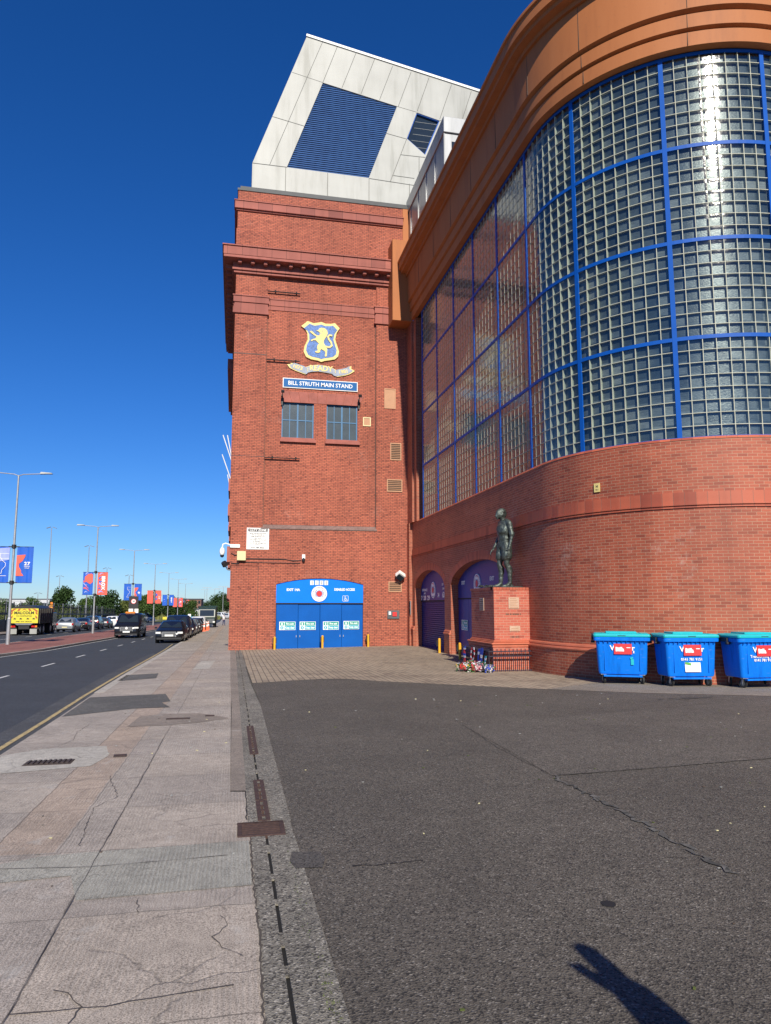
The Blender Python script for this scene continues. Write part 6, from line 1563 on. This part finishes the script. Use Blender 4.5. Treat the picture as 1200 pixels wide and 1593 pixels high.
cars = [(hatch(4.2, 1.78, 1.5), 'paint_navy', 'navy hatchback third in the kerbside queue', 61.2), (hatch(4.2, 1.76, 1.46), 'paint_silver', 'silver hatchback fourth in the kerbside queue', 67.4), (saloon(), 'paint_grey', 'dark grey saloon fifth in the kerbside queue', 73.2), (hatch(4.1, 1.74, 1.48), 'paint_black', 'small black car sixth in the kerbside queue', 79.5), (mpv(4.4, 1.82, 1.62), 'paint_white', 'white high roofed car before the orange cones', 85.6), (hatch(4.2, 1.78, 1.5), 'paint_silver', 'pale silver car just before the dark lorry', 92.0)]
for pf, pt, lb, y in cars:
    H_ = max(p[3] for p in pf); L_ = pf[-1][0]
    place(make_vehicle('parked_car', lb, 'car', L_, pf[3][4]*2, H_, pf, pt, g1), -3.95, y)
tx = place(make_vehicle('taxi', 'black people carrier taxi with orange roof sign driving down the middle lane', 'taxi', 5.1, 1.93, 1.92, vanp(), 'paint_black'), -8.15, 60.2, radians(0))
m = MB('amber'); m.cbox((0, 1.9, 2.0), (.75, .16, .13)); m.build('roof_sign', tx, bevel=.02)
m = MB('lamp_lens'); m.cyl((0, -.03, .78), (0, -.01, .78), .10, n=14); m.build('grille_badge', tx)
g2 = 'cars parked along the far side by the fence'
for pf, pt, lb, y in ((hatch(4.4, 1.82, 1.50), 'paint_silver', 'silver hatchback nearest the truck on the far side', 82), (saloon(4.5, 1.8, 1.44), 'paint_black', 'black saloon behind the silver car on the far side', 89.5), (mpv(4.4, 1.82, 1.66), 'paint_navy', 'dark blue tall car behind the second lamp pole', 96.5), (hatch(), 'paint_grey', 'dark grey hatchback right of the second lamp pole', 104), (mpv(4.4, 1.82, 1.62), 'paint_white', 'white car on the far side left of the taxi', 112), (hatch(), 'paint_black', 'black car hidden half behind the taxi', 121)):
    H_ = max(p[3] for p in pf); L_ = pf[-1][0]
    o = make_vehicle('parked_car', lb, 'car', L_, pf[3][4]*2, H_, pf, pt, g2); o.location = (-17.3, y+L_, gz(0, y)+ROAD); o.rotation_euler = (.0135, 0, pi)
for x, y, pt, pf, lb in ((-19.0, 182, 'paint_white', vanp(5.2, 1.95, 2.3), 'white panel van parked far up the road behind the median'), (-15.8, 215, 'paint_silver', hatch(), 'pale car on the far bend left of the fifth lamp'), (-11.6, 222, 'sign_teal', mpv(), 'light blue car on the far bend behind the sixth lamp'), (-2.4, 245, 'paint_white', vanp(), 'white van far off left of the walking person'), (.1, 236, 'paint_white', mpv(), 'white vehicle far off beside the brick corner')):
    H_ = max(p[3] for p in pf); L_ = pf[-1][0]; o = make_vehicle('distant_vehicle', lb, 'vehicle', L_, pf[3][4]*2, H_, pf, pt); o.location = (x, y, gz(0, y)); o.rotation_euler = (0, 0, .5)
# dark lorry in the kerb queue
t = thing('box_lorry', 'dark green lorry with a square cab at the far end of the kerbside queue', 'lorry', (-3.5, 103, gz(0, 103)+ROAD))
m = MB('paint_green'); m.prism([(0, .6), (0, 1.5), (.25, 2.6), (1.9, 2.7), (1.9, .6)], 'yz', -1.15, 1.15); cb = m.build('cab', t, bevel=.06)
m = MB('glass_dark'); m.cbox((0, .13, 2.05), (1.9, .02, .85), rx=radians(-13)); m.build('windscreen', t)
m = MB('paint_green'); m.box(-1.2, 1.2, 2.0, 8.2, .9, 3.0); m.build('load_box', t, bevel=.04)
m = MB('lead_grey'); m.box(-1.0, 1.0, -.05, .02, .7, 1.3); m.build('grille', t)
for sx in (-1, 1):
    m = MB('lamp_lens'); m.box(sx*.95-.14, sx*.95+.14, -.06, .02, .75, .95); m.build('headlight', t)
    for yy in (.9, 6.8): m = MB('rubber'); m.cyl((sx*.85, yy, .48), (sx*1.15, yy, .48), .48, n=16); m.build('wheel', t)
# tipper truck facing away on the far carriageway
tk = thing('tipper_truck', 'dirty tipper truck seen from behind, yellow tailgate lettered MALCOLM with red chevrons', 'truck', (-18.65, 71.8, gz(0, 71.8)+ROAD))
m = MB('truck_tank'); m.prism([(-1.13, 1.02), (-1.2, 1.5), (-1.2, 2.42), (1.2, 2.42), (1.2, 1.5), (1.13, 1.02)], 'xz', 0.05, 5.2); m.build('tipper_body', tk, bevel=.02)
m = MB('truck_tank')
for i in range(7): y = .4+i*.72; m.box(1.2, 1.26, y, y+.09, 1.05, 2.4); m.box(-1.26, -1.2, y, y+.09, 1.05, 2.4)
m.build('body_rib', tk)
m = MB('truck_yellow'); m.box(-1.2, 1.2, -.03, .05, 1.10, 2.42); tg = m.build('tailgate', tk)
m = MB('truck_red')
for i in range(4):
    for sx in (-1, 1):
        x = sx*(1.18-.05); z = 2.40-i*.36
        if i < 3: m.prism([(x, z-.34), (x, z-.16), (x-sx*.26, z), (x-sx*.48 if i == 0 else x-sx*.26, z)], 'xz', -.04, -.03) if i == 0 else m.prism([(x, z-.22), (x, z-.04), (x-sx*.17, z+.13), (x-sx*.17, z-.05)], 'xz', -.04, -.03)
m.prism([(-.24, 2.26), (0, 2.40), (.24, 2.26), (.12, 2.26), (0, 2.33), (-.12, 2.26)], 'xz', -.04, -.03)
m.prism([(-.62, 2.20), (-.42, 2.20), (-.30, 2.40), (-.48, 2.40)], 'xz', -.04, -.03); m.prism([(.62, 2.20), (.42, 2.20), (.30, 2.40), (.48, 2.40)], 'xz', -.04, -.03)
m.build('chevrons', tg)
m = MB('black_metal'); m.text('MALCOLM', .34, RM((0, -.045, 2.02)), .010, extrude=.002, sx=1.05); m.text('W H CONSTRUCTION', .13, RM((0, -.045, 1.74)), .003, extrude=.002)
for x in (-.75, -.25, .35, .85): m.box(x-.12, x+.10, -.042, -.03, 1.44, 1.52); m.box(x-.06, x+.02, -.042, -.03, 1.52, 1.57)
m.text('TIPPERS   PLANT   RECYCLING', .10, RM((0, -.045, 1.24)), .003, extrude=.002); m.build('lettering', tg)
m = MB('black_metal')
for i in range(8):
    u0, u1 = -1+2*i/8, -1+2*(i+1)/8; z0, z1 = 2.42+.28*(1-u0*u0), 2.42+.28*(1-u1*u1); m.add([(1.2*u0, 0, 2.42), (1.2*u1, 0, 2.42), (1.2*u1, 0, z1), (1.2*u0, 0, z0), (1.2*u0, 5.2, 2.42), (1.2*u1, 5.2, 2.42), (1.2*u1, 5.2, z1), (1.2*u0, 5.2, z0)], [(0,1,2,3), (3,2,6,7), (4,7,6,5)])
m.build('top_sheet', tk)
m = MB('black_metal'); m.box(-.45, .45, .1, 7.0, .55, 1.02); m.box(-1.15, 1.15, 1.0, 1.1, .5, .95); m.build('chassis', tk)
m = MB('cladding_grey'); m.prism([(-.8, 1.08), (.8, 1.08), (.55, .92), (-.55, .92)], 'xz', -.02, .3); m.build('rear_skirt', tk)
for sx in (-1, 1):
    m = MB('cladding'); m.box(sx*.85-.30, sx*.85+.30, -.02, .02, .12, .58); m.build('mud_flap', tk)
    m = MB('lamp_red'); m.box(sx*.92-.24, sx*.92+.24, -.06, .0, .72, .88); m.m = 'amber'; m.box(sx*1.08-.08, sx*1.08+.08, -.07, .0, .72, .88); m.build('tail_light', tk)
    for yy in (1.0, 2.2, 4.9, 6.3): m = MB('rubber'); m.cyl((sx*.72, yy, .50), (sx*1.18, yy, .50), .50, n=18); wh = m.build('wheel', tk); m = MB('galvanised'); m.cyl((sx*1.17, yy, .50), (sx*1.195, yy, .50), .26, n=12); m.build('rim', wh)
m = MB('paint_grey'); m.prism([(5.4, .7), (5.4, 2.0), (7.1, 2.0), (7.2, .7)], 'yz', -1.22, 1.22); m.box(-1.2, .5, 5.4, 7.0, 2.0, 2.3); m.m = 'truck_orange'; m.prism([(5.4, 2.0), (5.4, 2.62), (5.6, 2.7), (6.0, 2.7), (6.1, 2.3), (6.2, 2.0)], 'yz', .75, 1.2); m.build('cab', tk, bevel=.05)
m = MB('amber'); m.box(.85, 1.05, 5.8, 5.9, 2.8, 3.02); m.build('beacon', tk)
# cones
def cone(x, y, lab):
    t = thing('traffic_cone', lab, 'cone', (x, y, gz(x, y)+.005), group='orange and white cones on the kerb')
    m = MB('cone_orange'); m.box(-.19, .19, -.19, .19, 0, .04); m.cyl((0, 0, .04), (0, 0, .98), .14, .035, 14); m.build('cone_body', t)
    m = MB('white_plain'); m.cyl((0, 0, .45), (0, 0, .66), .103, .080, 14); m.cyl((0, 0, .8), (0, 0, .93), .064, .049, 14); m.build('white_band', t)
cone(-2.95, 79.5, 'nearest orange cone with white bands on the kerb'); cone(-2.75, 83, 'second orange cone, just right of the nearest one'); cone(-2.85, 90, 'farthest orange and white cone on the kerb')
t = thing('yellow_barrier', 'small yellow sign stand in the road beyond the median', 'barrier', (-15.5, 178, gz(0, 178)))
m = MB('truck_yellow'); m.box(-.6, .6, -.05, .05, .7, 1.3); m.build('panel', t); m = MB('black_metal'); m.box(-.5, -.45, -.05, .05, 0, .7); m.box(.45, .5, -.05, .05, 0, .7); m.build('legs', t)
t = thing('small_white_sign', 'small square white sign on a thin pole before the rough grass', 'sign', (-9.6, 170, gz(0, 170)))
m = MB('galvanised'); m.cyl((0, 0, 0), (0, 0, 1.9), .05, n=6); m.build('pole', t); m = MB('white_plain'); m.box(-.32, .32, -.04, -.02, 1.35, 1.95); m.build('panel', t)
# ================================================================ people
def person(x, y, rz, label, top, legs, stride=.16, scale=1.0, hair='hair_dark', shorts=False, z=None, voxel=.03, arms=None):
    t = thing('person', label, 'person', (x, y, gz(x, y) if z is None else z), rz=rz)
    P = []; k = scale
    def v3(a): return Vector(a)*k
    def lb(a, b_, r0, r1): P.append(('c', v3(a), v3(b_), r0*k, r1*k))
    def el(c, r): P.append(('e', v3(c), tuple(q*k for q in r), (0, 0, 0)))
    st = stride; J = {}
    for sx in (-1, 1):
        f = -sx*st
        hip = (.09*sx, 0, .90); kn = (.095*sx, f*.5-.03, .49); an = (.10*sx, f+.03*(f > 0), .09); J[sx] = (hip, kn, an)
        lb(hip, kn, .085, .055); lb(kn, an, .052, .036); lb(an, (.105*sx, an[1]-.13, .035), .038, .030)
        sh_ = (.185*sx, .0, 1.40); elb = arms[sx][0] if arms and sx in arms else (.23*sx, -f*.35+.02, 1.13); wr_ = arms[sx][1] if arms and sx in arms else (.22*sx, -f*.7-.06, .90)
        lb(sh_, elb, .052, .040); lb(elb, wr_, .038, .027); J[(sx, 'a')] = (sh_, elb, wr_)
        dv = Vector(wr_)-Vector(elb)
        if not (arms and sx in arms): P.extend(hand_parts(v3(wr_), dv, (0, -1, 0), L=.18*k, curl=.4, palm=(-sx, 0, 0), k=k))
    el((0, 0, .95), (.155, .105, .12)); el((0, 0, 1.22), (.17, .105, .22)); lb((-.13, 0, 1.40), (.13, 0, 1.40), .06, .06); lb((0, 0, 1.42), (0, -.01, 1.52), .052, .048)
    el((0, -.015, 1.63), (.073, .090, .108)); lb((0, -.10, 1.64), (0, -.115, 1.61), .010, .015); lb((-.02, -.095, 1.575), (.02, -.095, 1.575), .008, .008)
    for sx in (-1, 1): el((.073*sx, 0, 1.63), (.010, .02, .03))
    return t, P, J, k
BULK = 1.0
def dress(t, P, J, k, top, legs, shorts=False, voxel=.03, hair='hair_dark', long_sleeve=False):
    blob(P, voxel if voxel < .02 else .022*k, 2, 'skin', 'body', t)
    Q = [('e', Vector((0, 0, 1.22))*k, tuple(q*k for q in (.185, .122, .25)), (0, 0, 0)), ('e', Vector((0, 0, 1.0))*k, tuple(q*k for q in (.172, .125, .12)), (0, 0, 0)), ('c', Vector((-.15, 0, 1.395))*k, Vector((.15, 0, 1.395))*k, .072*k, .072*k)]
    for sx in (-1, 1):
        a, b_, c = [Vector(q)*k for q in J[(sx, 'a')]]; Q.append(('c', a, b_.lerp(a, .25) if not long_sleeve else b_, .068*k, .058*k))
        if long_sleeve: Q.append(('c', b_, c.lerp(b_, .05), .054*k*BULK, .042*k*BULK))
    blob(Q, .022*k, 2, top, 'shirt', t)
    Q = [('e', Vector((0, 0, .93))*k, tuple(q*k for q in (.175, .125, .13)), (0, 0, 0))]
    for sx in (-1, 1):
        a, b_, c = [Vector(q)*k for q in J[sx]]; Q.append(('c', a, b_, .102*k, .075*k))
        if not shorts: Q.append(('c', b_, c.lerp(b_, .12), .072*k, .055*k))
    blob(Q, .022*k, 2, legs, 'trousers' if not shorts else 'shorts', t)
    for sx in (-1, 1):
        an = Vector(J[sx][2])*k; s_ = MB('black_metal'); s_.ball((an.x, an.y-.055*k, .045*k), (.05*k, .135*k, .05*k), 10, 7); s_.build('shoe', t, smooth=True)
    h = MB(hair); h.ball((0, .012*k, 1.665*k), (.081*k, .093*k, .088*k), 12, 8); h.build('hair', t, smooth=True)
r_ = person(-1.45, 124, .5, 'person in a pale top and dark trousers walking on the pavement', 0, 0); dress(*r_, 'cloth_white', 'cloth_navy')
r_ = person(-9.2, 78, 1.2, 'person in dark shorts walking in the road right of the taxi', 0, 0, stride=.2); dress(*r_, 'cloth_dark', 'cloth_dark', shorts=True)
r_ = person(-9.9, 80.5, 1.0, 'person in a pale top beside the taxi, left of the other walker', 0, 0, stride=.2); dress(*r_, 'cloth_white', 'cloth_dark', shorts=True)
# bystander just outside the frame whose raised hand throws the shadow at the bottom right
arms = {-1: ((-.34, -.12, 1.50), (-.36, -.22, 1.77))}
PX, PY = 2.03, .14
t, P, J, k = person(PX, PY, pi, 'person out of view with one hand raised, throwing the shadow on the tarmac', 0, 0, stride=.03, arms={1: ((.30, -.30, 1.42), (.31, -.52, 1.68))})
J[(1, 'a')] = ((.185, 0, 1.40), (.30, -.30, 1.42), (.31, -.52, 1.68))
P += [('c', Vector((.31, -.46, 1.60)), Vector((.31, -.53, 1.74)), .050, .045), ('e', Vector((.32, -.54, 1.80)), (.060, .034, .08), (0, 0, 0))]
P += hand_parts(Vector((.31, -.53, 1.72)), (.10, -.05, 1), (1, 0, 0), L=.27, curl=.04, palm=(0, -1, 0), k=2.0)
P += [('c', Vector((.35, -.53, 1.66)), Vector((.43, -.54, 1.78)), .036, .026), ('c', Vector((.43, -.54, 1.78)), Vector((.475, -.545, 1.87)), .025, .017)]
BULK = 2.4
dress(t, P, J, k, 'cloth_navy', 'cloth_dark', voxel=.012, long_sleeve=True)
